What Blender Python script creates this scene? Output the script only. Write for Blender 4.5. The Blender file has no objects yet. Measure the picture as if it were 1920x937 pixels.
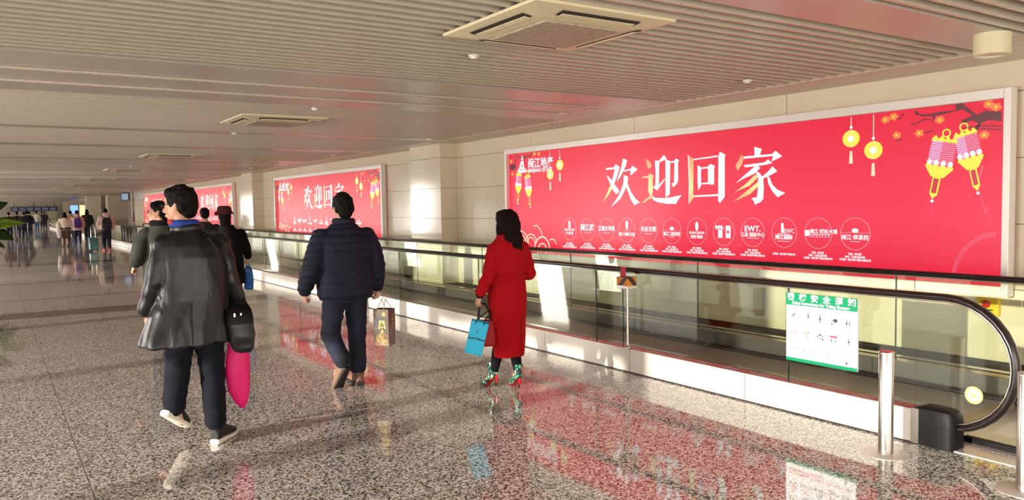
import bpy, math, random
from mathutils import Vector, Matrix, Quaternion, noise
random.seed(7)
S = bpy.context.scene
COL = S.collection
PI = math.pi

# ------------------------------------------------------------------ camera
F_PX = 1478.763                      # focal length in pixels of the 1920 px frame
CAMH = 1.60
cam_d = bpy.data.cameras.new('camera'); cam = bpy.data.objects.new('camera', cam_d); COL.objects.link(cam)
cam_d.sensor_fit = 'HORIZONTAL'; cam_d.sensor_width = 36.0; cam_d.lens = F_PX/1920*36
cam_d.clip_start = 0.05; cam_d.clip_end = 400
def _ray(u, v): return Vector(((u-960)/F_PX, -(v-468.5)/F_PX, -1.0))
_y = _ray(-20, 400).normalized(); _x = _ray(3200, 345).normalized(); _z = _x.cross(_y)
R3 = Matrix((_x, _y, _z))
cam.matrix_world = Matrix.Translation((0, 0, CAMH)) @ R3.to_4x4()
S.camera = cam

# ------------------------------------------------------------------ world, sun, exposure
S.view_settings.view_transform = 'Standard'; S.view_settings.look = 'None'
S.view_settings.gamma = 1.0; S.view_settings.use_curve_mapping = False
S.view_settings.exposure = EXPOSURE = 0.58
S.cycles.use_denoising = True
S.cycles.max_bounces = 8; S.cycles.diffuse_bounces = 5; S.cycles.glossy_bounces = 5; S.cycles.transparent_max_bounces = 24
S.cycles.sample_clamp_indirect = 6.0
S.cycles.caustics_reflective = False; S.cycles.caustics_refractive = False
w = bpy.data.worlds.new('daylight'); S.world = w; w.use_nodes = True
bg = w.node_tree.nodes['Background']; bg.inputs[0].default_value = (1.0, 0.93, 0.84, 1); bg.inputs[1].default_value = 1.5
sun_d = bpy.data.lights.new('sun', 'SUN'); sun = bpy.data.objects.new('sun', sun_d); COL.objects.link(sun)
sun_d.energy = 4.6; sun_d.angle = math.radians(0.6); sun_d.color = (1.0, 0.93, 0.82)
SUN_DIR = Vector((1.0, 0.12, -0.122)).normalized()
sun.rotation_mode = 'QUATERNION'; sun.rotation_quaternion = SUN_DIR.to_track_quat('-Z', 'Y')
def area(name, loc, direction, sx, sy, power, color):
    d = bpy.data.lights.new(name, 'AREA'); o = bpy.data.objects.new(name, d); COL.objects.link(o)
    d.shape = 'RECTANGLE'; d.size = sx; d.size_y = sy; d.energy = power; d.color = color
    o.location = loc; o.rotation_mode = 'QUATERNION'; o.rotation_quaternion = Vector(direction).to_track_quat('-Z', 'Y')
    return o
# added fill behind the camera; daylight of the window front on the left
area('fill_behind', (0.5, -3.8, 1.4), (0.0, 1, 0.12), 13, 2.2, 190, (1.0, 0.95, 0.88))
for k in range(6):
    area('window_light', (-6.7, 6+17*k, 1.0), (1, 0, 0.16), 1.6, 16, 2100, (1.0, 0.95, 0.88))

# ------------------------------------------------------------------ mesh helpers
class MB:
    def __init__(s): s.v = []; s.f = []; s.m = []; s.mi = 0
    def add(s, vs, fs, mi=None):
        b = len(s.v); s.v += [tuple(p) for p in vs]
        s.f += [tuple(b+i for i in f) for f in fs]; s.m += [s.mi if mi is None else mi]*len(fs); return s
    def box(s, x0, x1, y0, y1, z0, z1, mi=None):
        vs = [(x, y, z) for x in (x0, x1) for y in (y0, y1) for z in (z0, z1)]
        return s.add(vs, [(0,1,3,2),(4,6,7,5),(0,4,5,1),(2,3,7,6),(0,2,6,4),(1,5,7,3)], mi)
    def obox(s, c, ax, ay, az, mi=None):          # oriented box by half axis vectors
        c, ax, ay, az = map(Vector, (c, ax, ay, az))
        vs = [c+ax*i+ay*j+az*k for i in (-1,1) for j in (-1,1) for k in (-1,1)]
        return s.add(vs, [(0,1,3,2),(4,6,7,5),(0,4,5,1),(2,3,7,6),(0,2,6,4),(1,5,7,3)], mi)
    def rings(s, rr, mi=None, closed=False):      # rr: list of equal length point loops
        n = len(rr[0]); vs = [p for r in rr for p in r]; fs = []
        m = len(rr)
        for i in range(m if closed else m-1):
            a = i*n; b = ((i+1) % m)*n
            for j in range(n): k = (j+1) % n; fs.append((a+j, a+k, b+k, b+j))
        if not closed: fs += [tuple(range(n))[::-1], tuple(range((m-1)*n, m*n))]
        return s.add(vs, fs, mi)
    def loft(s, spec, n=28, e=2.0, mi=None):      # spec: (cx,cy,z,rx,ry[,rot]) horizontal superellipses
        rr = []
        for q in spec:
            cx, cy, z, rx, ry = q[:5]; ro = q[5] if len(q) > 5 else 0
            L = []
            for i in range(n):
                t = 2*PI*i/n; c, d = math.cos(t), math.sin(t)
                x = rx*math.copysign(abs(c)**(2/e), c); y = ry*math.copysign(abs(d)**(2/e), d)
                L.append((cx+x*math.cos(ro)-y*math.sin(ro), cy+x*math.sin(ro)+y*math.cos(ro), z))
            rr.append(L)
        return s.rings(rr, mi)
    def tube(s, pts, r, n=12, mi=None, closed=False, flat=1.0, up=None):
        pts = [Vector(p) for p in pts]; m = len(pts); rr = []
        rad = r if isinstance(r, (list, tuple)) else [r]*m
        prev = None
        for i, p in enumerate(pts):
            if closed: t = pts[(i+1) % m]-pts[i-1]
            else: t = pts[min(i+1, m-1)]-pts[max(i-1, 0)]
            t.normalize()
            if prev is None:
                a = Vector(up) if up else (Vector((0,0,1)) if abs(t.z) < .9 else Vector((1,0,0)))
            else: a = prev
            a = (a-t*a.dot(t)).normalized(); prev = a; b = t.cross(a)
            rr.append([p+(a*math.cos(2*PI*j/n)*rad[i]+b*math.sin(2*PI*j/n)*rad[i]*flat) for j in range(n)])
        return s.rings(rr, mi, closed)
    def caps(s, p0, r0, p1, r1, n=14, mi=None):   # tapered capsule
        p0, p1 = Vector(p0), Vector(p1); t = (p1-p0); L = t.length
        if L < 1e-6: t = Vector((0,0,1))
        t.normalize(); pts = []; rad = []
        for k in range(4): a = PI/2*(k+.25)/4.25; pts.append(p0-t*r0*math.cos(a)); rad.append(r0*math.sin(a))
        pts.append(p0); rad.append(r0)
        pts.append(p1+t*1e-5); rad.append(r1)
        for k in range(4): a = PI/2*(k+1)/4.3; pts.append(p1+t*r1*math.sin(a)); rad.append(r1*math.cos(a))
        return s.tube(pts, rad, n, mi)
    def chain(s, pr, n=14, mi=None):
        for a, b in zip(pr, pr[1:]): s.caps(a[0], a[1], b[0], b[1], n, mi)
        return s
    def ball(s, c, r, q=None, n=18, mi=None):     # ellipsoid, r = radius or 3 radii, q = rotation matrix
        if not isinstance(r, (tuple, list)): r = (r, r, r)
        rr = []
        c = Vector(c)
        for i in range(1, n//2):
            ph = PI*i/(n//2)-PI/2
            L = []
            for j in range(n):
                t = 2*PI*j/n; p = Vector((r[0]*math.cos(ph)*math.cos(t), r[1]*math.cos(ph)*math.sin(t), r[2]*math.sin(ph)))
                if q is not None: p = q @ p
                L.append(c+p)
            rr.append(L)
        return s.rings(rr, mi)
    def cyl(s, c, r, z0, z1, n=32, mi=None, r1=None):
        r1 = r if r1 is None else r1
        return s.rings([[(c[0]+q*math.cos(2*PI*j/n), c[1]+q*math.sin(2*PI*j/n), z) for j in range(n)] for q, z in ((r, z0), (r1, z1))], mi)
    def lathe(s, c, prof, n=40, mi=None):
        return s.rings([[(c[0]+max(q, 1e-4)*math.cos(2*PI*j/n), c[1]+max(q, 1e-4)*math.sin(2*PI*j/n), z) for j in range(n)] for q, z in prof], mi)
    def prism(s, poly, ax, ay, az, o=(0,0,0), mi=None):  # 2d polygon in ax,ay plane extruded along az
        ax, ay, az, o = map(Vector, (ax, ay, az, o)); n = len(poly)
        a = [o+ax*p[0]+ay*p[1] for p in poly]; b = [p+az for p in a]
        fs = [tuple(range(n))[::-1], tuple(range(n, 2*n))]+[(i, (i+1) % n, n+(i+1) % n, n+i) for i in range(n)]
        return s.add(a+b, fs, mi)
    def xf(s, M):
        s.v = [tuple(M @ Vector(p)) for p in s.v]; return s
    def mesh(s, name='m'):
        me = bpy.data.meshes.new(name); me.from_pydata(s.v, [], s.f)
        me.polygons.foreach_set('material_index', s.m); me.update(); return me

def fix_normals(me):
    import bmesh
    b = bmesh.new(); b.from_mesh(me); bmesh.ops.recalc_face_normals(b, faces=b.faces); b.to_mesh(me); b.free()

def obj(name, mb, mats, parent=None, smooth=False, bevel=0, loc=None, me=None, sharp=35):
    if me is None:
        me = mb.mesh(name); fix_normals(me)
    me.name = name
    if not isinstance(mats, (list, tuple)): mats = [mats]
    for m in mats: me.materials.append(m)
    o = bpy.data.objects.new(name, me); COL.objects.link(o)
    if parent is not None: o.parent = parent
    if loc: o.location = loc
    if bevel:
        b = o.modifiers.new('bevel', 'BEVEL'); b.width = bevel; b.segments = 3; b.limit_method = 'ANGLE'; b.angle_limit = math.radians(40)
    if smooth:
        me.polygons.foreach_set('use_smooth', [True]*len(me.polygons)); me.update()
        if sharp: me.set_sharp_from_angle(angle=math.radians(sharp))
    return o

def fuse(name, mb, voxel, mats, parent=None, smooth=2, disp=None, mat_fn=None):
    """one continuous skin grown round overlapping volumes"""
    me = mb.mesh('tmp'); fix_normals(me); o = bpy.data.objects.new('tmp', me); COL.objects.link(o)
    r = o.modifiers.new('r', 'REMESH'); r.mode = 'VOXEL'; r.voxel_size = voxel
    if smooth: q = o.modifiers.new('s', 'SMOOTH'); q.factor = .5; q.iterations = smooth
    dg = bpy.context.evaluated_depsgraph_get(); nm = bpy.data.meshes.new_from_object(o.evaluated_get(dg))
    bpy.data.objects.remove(o); bpy.data.meshes.remove(me)
    nm.materials.clear()
    if disp:
        nm.update(); nr = [v.normal.copy() for v in nm.vertices]
        for v, q in zip(nm.vertices, nr): v.co = v.co+disp(v.co, q)
    res = obj(name, None, mats, parent, smooth=True, me=nm, sharp=0)
    if mat_fn:
        for p in nm.polygons: p.material_index = mat_fn(p.center)
    return res

def tag(o, label=None, cat=None, group=None, kind=None):
    if label: o['label'] = label
    if cat: o['category'] = cat
    if group: o['group'] = group
    if kind: o['kind'] = kind
    return o
def thing(name, label, cat, loc=(0,0,0), rz=0, group=None):
    o = bpy.data.objects.new(name, None); COL.objects.link(o); o.location = loc; o.rotation_euler = (0, 0, rz)
    o.empty_display_size = .1
    return tag(o, label, cat, group)
def struct(name, mb, mats, **k):
    return tag(obj(name, mb, mats, **k), kind='structure')
def dup(root, loc, label, group=None, rz=None):
    r = root.copy(); COL.objects.link(r); r.location = loc
    if rz is not None: r.rotation_euler = (0, 0, rz)
    r['label'] = label
    if group: r['group'] = group
    for ch in [c for c in root.children]:
        c = ch.copy(); COL.objects.link(c); c.parent = r
        for g in [q for q in ch.children]:
            d = g.copy(); COL.objects.link(d); d.parent = c
    return r

# ------------------------------------------------------------------ materials
def srgb(r, g, b):
    f = lambda c: (c/255)/12.92 if c/255 <= .04045 else ((c/255+.055)/1.055)**2.4
    return (f(r), f(g), f(b), 1)
def mat(name, col, rough=.5, metal=0, spec=.5, **k):
    m = bpy.data.materials.new(name); m.use_nodes = True; b = m.node_tree.nodes['Principled BSDF']
    b.inputs['Base Color'].default_value = col if len(col) == 4 else (*col, 1)
    b.inputs['Roughness'].default_value = rough; b.inputs['Metallic'].default_value = metal
    b.inputs['Specular IOR Level'].default_value = spec
    for a, v in k.items(): b.inputs[a.replace('_', ' ')].default_value = v
    return m
def nd(m, t, **k):
    n = m.node_tree.nodes.new(t)
    for a, v in k.items(): setattr(n, a, v)
    return n
def lk(m, a, b): m.node_tree.links.new(a, b)
def bump(m, scale, strength, dist=.01, detail=2, stretch=(1,1,1), tex='NOISE'):
    b = m.node_tree.nodes['Principled BSDF']
    tc = nd(m, 'ShaderNodeTexCoord'); mp = nd(m, 'ShaderNodeMapping'); mp.inputs['Scale'].default_value = stretch
    n = nd(m, 'ShaderNodeTexNoise'); n.inputs['Scale'].default_value = scale; n.inputs['Detail'].default_value = detail
    bp = nd(m, 'ShaderNodeBump'); bp.inputs['Strength'].default_value = strength; bp.inputs['Distance'].default_value = dist
    lk(m, tc.outputs['Object'], mp.inputs[0]); lk(m, mp.outputs[0], n.inputs['Vector']); lk(m, n.outputs['Fac'], bp.inputs['Height'])
    lk(m, bp.outputs[0], b.inputs['Normal']); return m
def mottle(m, c1, c2, scale, detail=3, lo=.35, hi=.65, stretch=(1,1,1)):
    b = m.node_tree.nodes['Principled BSDF']
    tc = nd(m, 'ShaderNodeTexCoord'); mp = nd(m, 'ShaderNodeMapping'); mp.inputs['Scale'].default_value = stretch
    n = nd(m, 'ShaderNodeTexNoise'); n.inputs['Scale'].default_value = scale; n.inputs['Detail'].default_value = detail
    r = nd(m, 'ShaderNodeValToRGB'); r.color_ramp.elements[0].position = lo; r.color_ramp.elements[1].position = hi
    r.color_ramp.elements[0].color = c1; r.color_ramp.elements[1].color = c2
    lk(m, tc.outputs['Object'], mp.inputs[0]); lk(m, mp.outputs[0], n.inputs['Vector']); lk(m, n.outputs['Fac'], r.inputs[0]); lk(m, r.outputs[0], b.inputs['Base Color'])
    return m
def emis(name, col, s=1.0, rough=.3):
    m = mat(name, (0.02, .02, .02, 1), rough); b = m.node_tree.nodes['Principled BSDF']
    b.inputs['Emission Color'].default_value = col; b.inputs['Emission Strength'].default_value = s; return m
def glass(name, tint, ior=1.5, rough=0.0):
    m = bpy.data.materials.new(name); m.use_nodes = True; nt = m.node_tree; nt.nodes.clear()
    o = nd(m, 'ShaderNodeOutputMaterial'); t = nd(m, 'ShaderNodeBsdfTransparent'); t.inputs[0].default_value = tint
    g = nd(m, 'ShaderNodeBsdfGlossy'); g.inputs['Roughness'].default_value = rough; g.inputs[0].default_value = (.95,.97,.94,1)
    f = nd(m, 'ShaderNodeFresnel'); ge = nd(m, 'ShaderNodeNewGeometry'); mr = nd(m, 'ShaderNodeMapRange')
    mr.inputs['To Min'].default_value = ior; mr.inputs['To Max'].default_value = 1/ior      # same reflectance on both faces of the thin pane
    lk(m, ge.outputs['Backfacing'], mr.inputs[0]); lk(m, mr.outputs[0], f.inputs[0]); x = nd(m, 'ShaderNodeMixShader')
    lk(m, f.outputs[0], x.inputs[0]); lk(m, t.outputs[0], x.inputs[1]); lk(m, g.outputs[0], x.inputs[2]); lk(m, x.outputs[0], o.inputs[0])
    return m

def granite(name, dark, mid, light, rough, ior):
    m = mat(name, mid, rough); b = m.node_tree.nodes['Principled BSDF']; b.inputs['IOR'].default_value = ior
    tc = nd(m, 'ShaderNodeTexCoord')
    v = nd(m, 'ShaderNodeTexVoronoi'); v.inputs['Scale'].default_value = 95; v.inputs['Randomness'].default_value = 1
    n = nd(m, 'ShaderNodeTexNoise'); n.inputs['Scale'].default_value = 60; n.inputs['Detail'].default_value = 5; n.inputs['Roughness'].default_value = .65
    sep = nd(m, 'ShaderNodeSeparateColor')
    mx = nd(m, 'ShaderNodeMath', operation='MULTIPLY_ADD'); mx.inputs[1].default_value = .55
    m2 = nd(m, 'ShaderNodeMath', operation='MULTIPLY'); m2.inputs[1].default_value = .45
    r = nd(m, 'ShaderNodeValToRGB'); cr = r.color_ramp
    cr.elements[0].position = .36; cr.elements[0].color = dark
    cr.elements[1].position = .62; cr.elements[1].color = light
    e = cr.elements.new(.47); e.color = mid
    lk(m, tc.outputs['Object'], v.inputs['Vector']); lk(m, tc.outputs['Object'], n.inputs['Vector'])
    lk(m, v.outputs['Color'], sep.inputs[0]); lk(m, sep.outputs[0], m2.inputs[0]); lk(m, n.outputs['Fac'], mx.inputs[0]); lk(m, m2.outputs[0], mx.inputs[2])
    lk(m, mx.outputs[0], r.inputs[0])
    # joint lines of the slabs
    sx = nd(m, 'ShaderNodeSeparateXYZ'); lk(m, tc.outputs['Object'], sx.inputs[0])
    def line(out, off, pitch, wd):
        a = nd(m, 'ShaderNodeMath', operation='ADD'); a.inputs[1].default_value = -off+pitch/2; lk(m, out, a.inputs[0])
        q = nd(m, 'ShaderNodeMath', operation='FLOORED_MODULO'); q.inputs[1].default_value = pitch; lk(m, a.outputs[0], q.inputs[0])
        d = nd(m, 'ShaderNodeMath', operation='SUBTRACT'); d.inputs[1].default_value = pitch/2; lk(m, q.outputs[0], d.inputs[0])
        ab = nd(m, 'ShaderNodeMath', operation='ABSOLUTE'); lk(m, d.outputs[0], ab.inputs[0])
        l = nd(m, 'ShaderNodeMath', operation='LESS_THAN'); l.inputs[1].default_value = wd; lk(m, ab.outputs[0], l.inputs[0]); return l.outputs[0]
    la = line(sx.outputs[0], .42, 3.5, .003); lb = line(sx.outputs[1], 3.86, 3.64, .003)
    mxm = nd(m, 'ShaderNodeMath', operation='MAXIMUM'); lk(m, la, mxm.inputs[0]); lk(m, lb, mxm.inputs[1])
    mi = nd(m, 'ShaderNodeMix', data_type='RGBA'); mi.inputs['B'].default_value = (.12,.1,.08,1)
    lk(m, mxm.outputs[0], mi.inputs['Factor']); lk(m, r.outputs[0], mi.inputs['A']); lk(m, mi.outputs['Result'], b.inputs['Base Color'])
    # very slight waviness of the polished slabs
    nw = nd(m, 'ShaderNodeTexNoise'); nw.inputs['Scale'].default_value = 1.6; nw.inputs['Detail'].default_value = 1
    bp = nd(m, 'ShaderNodeBump'); bp.inputs['Strength'].default_value = .06; bp.inputs['Distance'].default_value = .02
    lk(m, tc.outputs['Object'], nw.inputs['Vector']); lk(m, nw.outputs['Fac'], bp.inputs['Height']); lk(m, bp.outputs[0], b.inputs['Normal'])
    return m

M = {}
M['floor'] = granite('granite_floor', srgb(62,56,53), srgb(174,164,156), srgb(244,238,232), .05, 2.2)
M['floor_dark'] = granite('brown_granite', srgb(50,38,34), srgb(92,74,64), srgb(120,100,88), .05, 2.0)
M['slat'] = mat('ceiling_slat_metal', srgb(200,189,172), .26, .1)
M['band'] = mat('ceiling_panel_metal', srgb(188,178,166), .27, .05)
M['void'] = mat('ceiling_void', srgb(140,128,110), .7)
M['fascia'] = mat('ceiling_edge', srgb(205,190,174), .35)
M['wall'] = mat('cream_wall_panel', srgb(222,208,184), .12)
M['wall_joint'] = mat('wall_joint', srgb(120,98,74), .7)
M['base'] = mat('dark_baseboard', srgb(40,36,34), .25)
M['steel'] = bump(mat('brushed_steel', srgb(196,190,184), .22, 1.0), 40, .05, .002, 1, (1, 1, .05))
M['polished'] = mat('polished_steel', srgb(215,208,200), .1, 1.0)
M['skirt'] = mat('stainless_skirt', srgb(225,218,208), .3, .35)
M['deck'] = mat('balustrade_deck', srgb(190,180,170), .16, .9)
M['inner'] = mat('inner_skirt', srgb(120,118,112), .3, .75)
M['rubber'] = mat('black_rubber', srgb(26,18,18), .22, 0, .6)
M['black'] = mat('black_plastic', srgb(7,6,6), .55, 0, .25)
M['glass'] = glass('balustrade_glass', (.93, .952, .912, 1), 1.6)
M['glass_edge'] = mat('glass_edge', srgb(22,30,26), .4)
M['white'] = mat('white_paint', srgb(235,230,222), .4)
M['plastic'] = mat('cream_plastic', srgb(226,214,178), .35)
M['grille'] = mottle(mat('intake_grille', srgb(176,160,140), .5), srgb(160,146,128), srgb(188,172,152), 30)
M['dark_slot'] = mat('air_slot', srgb(40,30,24), .6)
M['frame'] = mat('poster_frame', srgb(232,226,220), .3, .2)
M['skin'] = mat('skin', srgb(214,160,132), .5); M['skin'].node_tree.nodes['Principled BSDF'].inputs['Subsurface Weight'].default_value = .08
M['hair'] = bump(mat('black_hair', srgb(10,8,8), .65, 0, .15), 60, .7, .01, 3, (1,1,.25))
M['hair_brown'] = bump(mat('dark_brown_hair', srgb(24,10,8), .7, 0, .12), 50, .5, .01, 3, (1,1,.15))

# ------------------------------------------------------------------ shell of the hall
WX = 7.0; CZ = 2.7; Y0 = -4.0; Y1 = 112.0; XL = -7.0
struct('floor', MB().box(XL-1, 14, Y0, Y1+2, -.1, 0), M['floor'])
fd = MB()
for a, b in ((13.95, 14.8), (27.9, 28.75), (41.3, 42.3), (55, 56), (70, 71), (85, 86)): fd.box(XL-.5, 4.9, a, b, -.02, .0015)
struct('trim_1', fd, M['floor_dark'])

# ceiling: baffle blades, plain bands between them, edge strip along the wall
bands = []
for k in range(-1, 9):
    c = 7.35+12*k
    bands += [(c-4.72, c-4.26, 'thin'), (c-1.0, c+1.0, 'wide'), (c+4.3, c+4.62, 'thin')]
def in_band(y): return any(a-.03 < y < b+.03 for a, b, _ in bands)
cb = MB(); y = Y0+.06
while y < Y1:
    if not in_band(y):
        xr = 6.42 if y < 50 else 12.5
        cb.box(XL, xr, y-.014, y+.014, CZ, CZ+.07)
    y += .13
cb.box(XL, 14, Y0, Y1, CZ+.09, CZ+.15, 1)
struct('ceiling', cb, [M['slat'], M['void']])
tb = MB()
for a, b, kd in bands:
    if b < Y0 or a > Y1: continue
    xr = 6.42 if a < 50 else 12.5
    if kd == 'thin': tb.box(XL, xr, a, b, CZ, CZ+.09)
    else:
        st = (b-a)/3
        for i in range(3):
            g0 = .05 if i else 0
            tb.box(XL, xr, a+st*i+g0, a+st*(i+1), CZ, CZ+.09)
            if i:
                tb.box(XL, 5.75+.1*i, a+st*i, a+st*i+g0, CZ+.06, CZ+.09)
                tb.box(5.75+.1*i, xr, a+st*i, a+st*i+g0, CZ, CZ+.09)
                tb.box(XL, 5.75+.1*i, a+st*i+g0-.006, a+st*i+g0+.05, CZ-.014, CZ, 1)
                tb.box(5.62+.1*i, 5.75+.1*i, a+st*i-.01, a+st*i+g0+.05, CZ-.016, CZ, 1)
struct('trim_2', tb, [M['band'], M['fascia']])
struct('trim_3', MB().box(6.42, WX+.05, Y0, 50, CZ-.004, CZ+.09), M['fascia'])

# right wall with its two pilasters, thin joints and the dark baseboard
def wall_seg(mb, x, y0, y1):
    # panels in courses, 5 mm joints
    zs = [.02, .83, 1.37, 1.91, 2.45, CZ]
    for a, b in zip(zs, zs[1:]):
        mb.box(x, x+.02, y0, y1, a+.0035, b-.0035)
    mb.box(x+.006, x+.03, y0, y1, 0, CZ, 1)
wr = MB()
pil = [(12.35, 13.55), (24.3, 25.5), (36.3, 37.5)]
segs = []; yy = Y0
for a, b in pil: segs.append((yy, a)); yy = b
segs.append((yy, 50.0))
for a, b in segs:
    n = max(1, round((b-a)/2.4))
    for i in range(n):
        p, q = a+(b-a)*i/n, a+(b-a)*(i+1)/n
        wall_seg(wr, WX, p+.003, q-.003)
wr.box(WX+.03, WX+.2, Y0, 50, 0, CZ, 1)
struct('wall_right', wr, [M['wall'], M['wall_joint']])
for k, (a, b) in enumerate(pil):
    pb = MB()
    zs = [0, .83, 1.37, 1.91, 2.45, CZ]
    for c, d in zip(zs, zs[1:]): pb.box(6.67, 7.0, a, b, c+.0035, d-.0035)
    pb.box(6.676, 7.0, a+.006, b-.006, 0, CZ, 1)
    struct('wall_pilaster_%d' % (k+1), pb, [M['wall'], M['wall_joint']])
bb = MB(); bb.box(WX-.02, WX, Y0, 12.35, 0, .22); bb.box(WX-.02, WX, 13.55, 24.3, 0, .22); bb.box(WX-.02, WX, 25.5, 36.3, 0, .22); bb.box(WX-.02, WX, 37.5, 50, 0, .22)
for a, b in pil: bb.box(6.65, 6.67, a-.02, b, 0, .22); bb.box(6.67, 6.98, a-.02, a, 0, .22)
struct('baseboard_right', bb, M['base'])
# window front on the left: posts, low sill, added unseen blinds that cut off the sun, raised for patches
M['sun_mask'] = mat('added_sun_mask', srgb(235,228,215), .8); 
wl = MB(); k = 0
open_bays = {}
y = Y0
while y < Y1:
    wl.box(XL-.3, XL, y-.14, y+.14, 0, CZ+.1)
    zb = {1: 2.62, 3: 2.62, 5: 2.5}.get(k, 1.62)
    wl.box(XL-.16, XL-.14, y+.14, y+3.86, zb, CZ+.1, 1)
    wl.box(XL-.2, XL-.1, y+.14, y+3.86, zb-.03, zb, 0)
    y += 4; k += 1
struct('wall_left', wl, [M['white'], M['sun_mask']])
# ------------------------------------------------------------------ writing
def text_into(mb, s, size, origin, ax, ay, az, mi=0, align='LEFT', squeeze=1.0, bold=0.0):
    """flat letters as 1-2 mm thick prisms of the lettering's outline; origin = baseline start (or centre)"""
    c = bpy.data.curves.new('t', 'FONT'); c.body = s; c.size = 1; c.resolution_u = 2; c.offset = bold; c.extrude = .5; c.fill_mode = 'BOTH'
    o = bpy.data.objects.new('t', c); COL.objects.link(o)
    dg = bpy.context.evaluated_depsgraph_get(); me = bpy.data.meshes.new_from_object(o.evaluated_get(dg))
    vs = [v.co.copy() for v in me.vertices]; fs = [tuple(p.vertices) for p in me.polygons]
    bpy.data.objects.remove(o); bpy.data.curves.remove(c); bpy.data.meshes.remove(me)
    if not vs: return
    x0 = min(v.x for v in vs); x1 = max(v.x for v in vs); off = -x0 if align == 'LEFT' else -(x0+x1)/2
    ax, ay, az, O = map(Vector, (ax, ay, az, origin))
    mb.add([O+ax*((v.x+off)*size*squeeze)+ay*(v.y*size)+az*(v.z+.5) for v in vs], fs, mi)

# ------------------------------------------------------------------ lightbox posters
GLYPHS = [
 (0,[(2332,1205),(2495,1208),(2534,1248),(2610,1208),(2583,1142),(2531,1042),(2469,941),(2424,979),(2482,1088),(2517,1186),(2343,1179)]),
 (1,[(2469,941),(2377,839),(2267,744),(2355,870),(2424,979)]),
 (0,[(2347,1112),(2426,1060),(2503,984),(2595,905),(2590,879),(2541,851),(2480,904),(2425,986)]),
 (0,[(2679,1314),(2756,1290),(2736,1222),(2670,1138),(2615,1068),(2553,1019),(2598,1112),(2650,1212)]),
 (0,[(2692,1159),(2832,1177),(2857,1211),(2957,1161),(2820,1089),(2827,1156),(2692,1142)]),
 (0,[(2692,1101),(2771,1076),(2766,1005),(2722,920),(2622,791),(2436,687),(2578,821),(2657,936),(2686,1007)]),
 (0,[(2755,998),(2828,874),(2911,787),(2998,733),(2956,729),(2893,704),(2827,773),(2775,875),(2739,948)]),
 (1,[(3092,1290),(3162,1263),(3215,1204),(3201,1178),(3165,1158),(3131,1181),(3121,1237)]),
 (1,[(3024,1060),(3140,1069),(3180,1102),(3253,1067),(3229,1031),(3232,865),(3197,810),(3150,867),(3152,1045),(3038,1049)]),
 (1,[(3187,824),(3217,789),(3157,776),(3065,728),(3035,742)]),
 (0,[(3198,838),(3257,795),(3432,785),(3564,797),(3725,818),(3675,775),(3629,715),(3469,717),(3315,739),(3237,768)]),
 (0,[(3426,1316),(3477,1265),(3445,1254),(3358,1231),(3339,1246),(3397,1290)]),
 (0,[(3271,1257),(3349,1245),(3342,1109),(3337,972),(3307,884),(3238,920),(3278,953),(3283,1112)]),
 (0,[(3297,918),(3443,1030),(3433,1003),(3316,890)]),
 (0,[(3455,1260),(3534,1235),(3528,966),(3523,831),(3455,792)]),
 (0,[(3521,1227),(3605,1231),(3624,1260),(3682,1238),(3664,1202),(3668,1002),(3640,949),(3584,917),(3556,959),(3599,971),(3608,1210),(3521,1214)]),
 (1,[(3836,1288),(3915,1240),(3909,771),(3847,706),(3848,956)]),
 (0,[(3903,1237),(4285,1257),(4285,1240),(3903,1224)]),
 (0,[(4318,1296),(4399,1258),(4388,1226),(4387,789),(4317,717),(4292,740),(4297,1243)]),
 (0,[(3901,808),(4301,819),(4301,797),(3901,791)]),
 (0,[(3981,1161),(4033,1137),(4032,924),(3989,867),(3980,952)]),
 (0,[(4024,1128),(4135,1138),(4135,1119),(4024,1112)]),
 (0,[(4174,1167),(4247,1139),(4232,1108),(4230,929),(4143,934),(4139,1138)]),
 (0,[(4024,950),(4151,957),(4151,940),(4023,935)]),
 (0,[(4801,1318),(4901,1288),(4892,1269),(4875,1227),(4804,1225)]),
 (1,[(4624,1251),(4653,1192),(4627,1132),(4573,1071),(4545,1130),(4581,1178),(4604,1213)]),
 (0,[(4650,1222),(5034,1226),(5076,1257),(5160,1195),(5027,1147),(5048,1204),(4658,1198)]),
 (0,[(4653,1127),(4933,1143),(4984,1171),(5034,1132),(4969,1118),(4681,1102)]),
 (0,[(4831,1122),(4882,1087),(4786,1022),(4665,985),(4549,937),(4665,1015)]),
 (0,[(4809,1063),(4875,1031),(4919,969),(4926,874),(4919,755),(4883,720),(4809,695),(4798,727),(4764,764),(4838,775),(4853,888),(4853,984)]),
 (1,[(4816,1021),(4853,990),(4741,903),(4533,836),(4681,917)]),
 (1,[(4853,942),(4875,905),(4741,807),(4502,725),(4681,832)]),
 (0,[(5037,1096),(5100,1042),(5020,1007),(4912,970),(4897,988),(4991,1049)]),
 (0,[(4970,997),(4998,984),(5034,906),(5105,846),(5199,812),(5105,768),(5035,836),(4984,920)]),
]
PU, PV = 7.31, 1.53
AX, AY = Vector((0,-1,0)), Vector((0,0,1))
def gold_mat():
    m = emis('gold_lettering', srgb(255,210,130), 1.0); b = m.node_tree.nodes['Principled BSDF']
    tc = nd(m, 'ShaderNodeTexCoord'); sx = nd(m, 'ShaderNodeSeparateXYZ'); mr = nd(m, 'ShaderNodeMapRange'); r = nd(m, 'ShaderNodeValToRGB')
    mr.inputs['From Min'].default_value = .68; mr.inputs['From Max'].default_value = 1.3
    r.color_ramp.elements[0].color = srgb(240,110,80); r.color_ramp.elements[1].color = srgb(240,130,90)
    e = r.color_ramp.elements.new(.35); e.color = srgb(255,235,150)
    lk(m, tc.outputs['Object'], sx.inputs[0]); lk(m, sx.outputs[2], mr.inputs[0]); lk(m, mr.outputs[0], r.inputs[0]); lk(m, r.outputs[0], b.inputs['Emission Color']); return m
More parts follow.
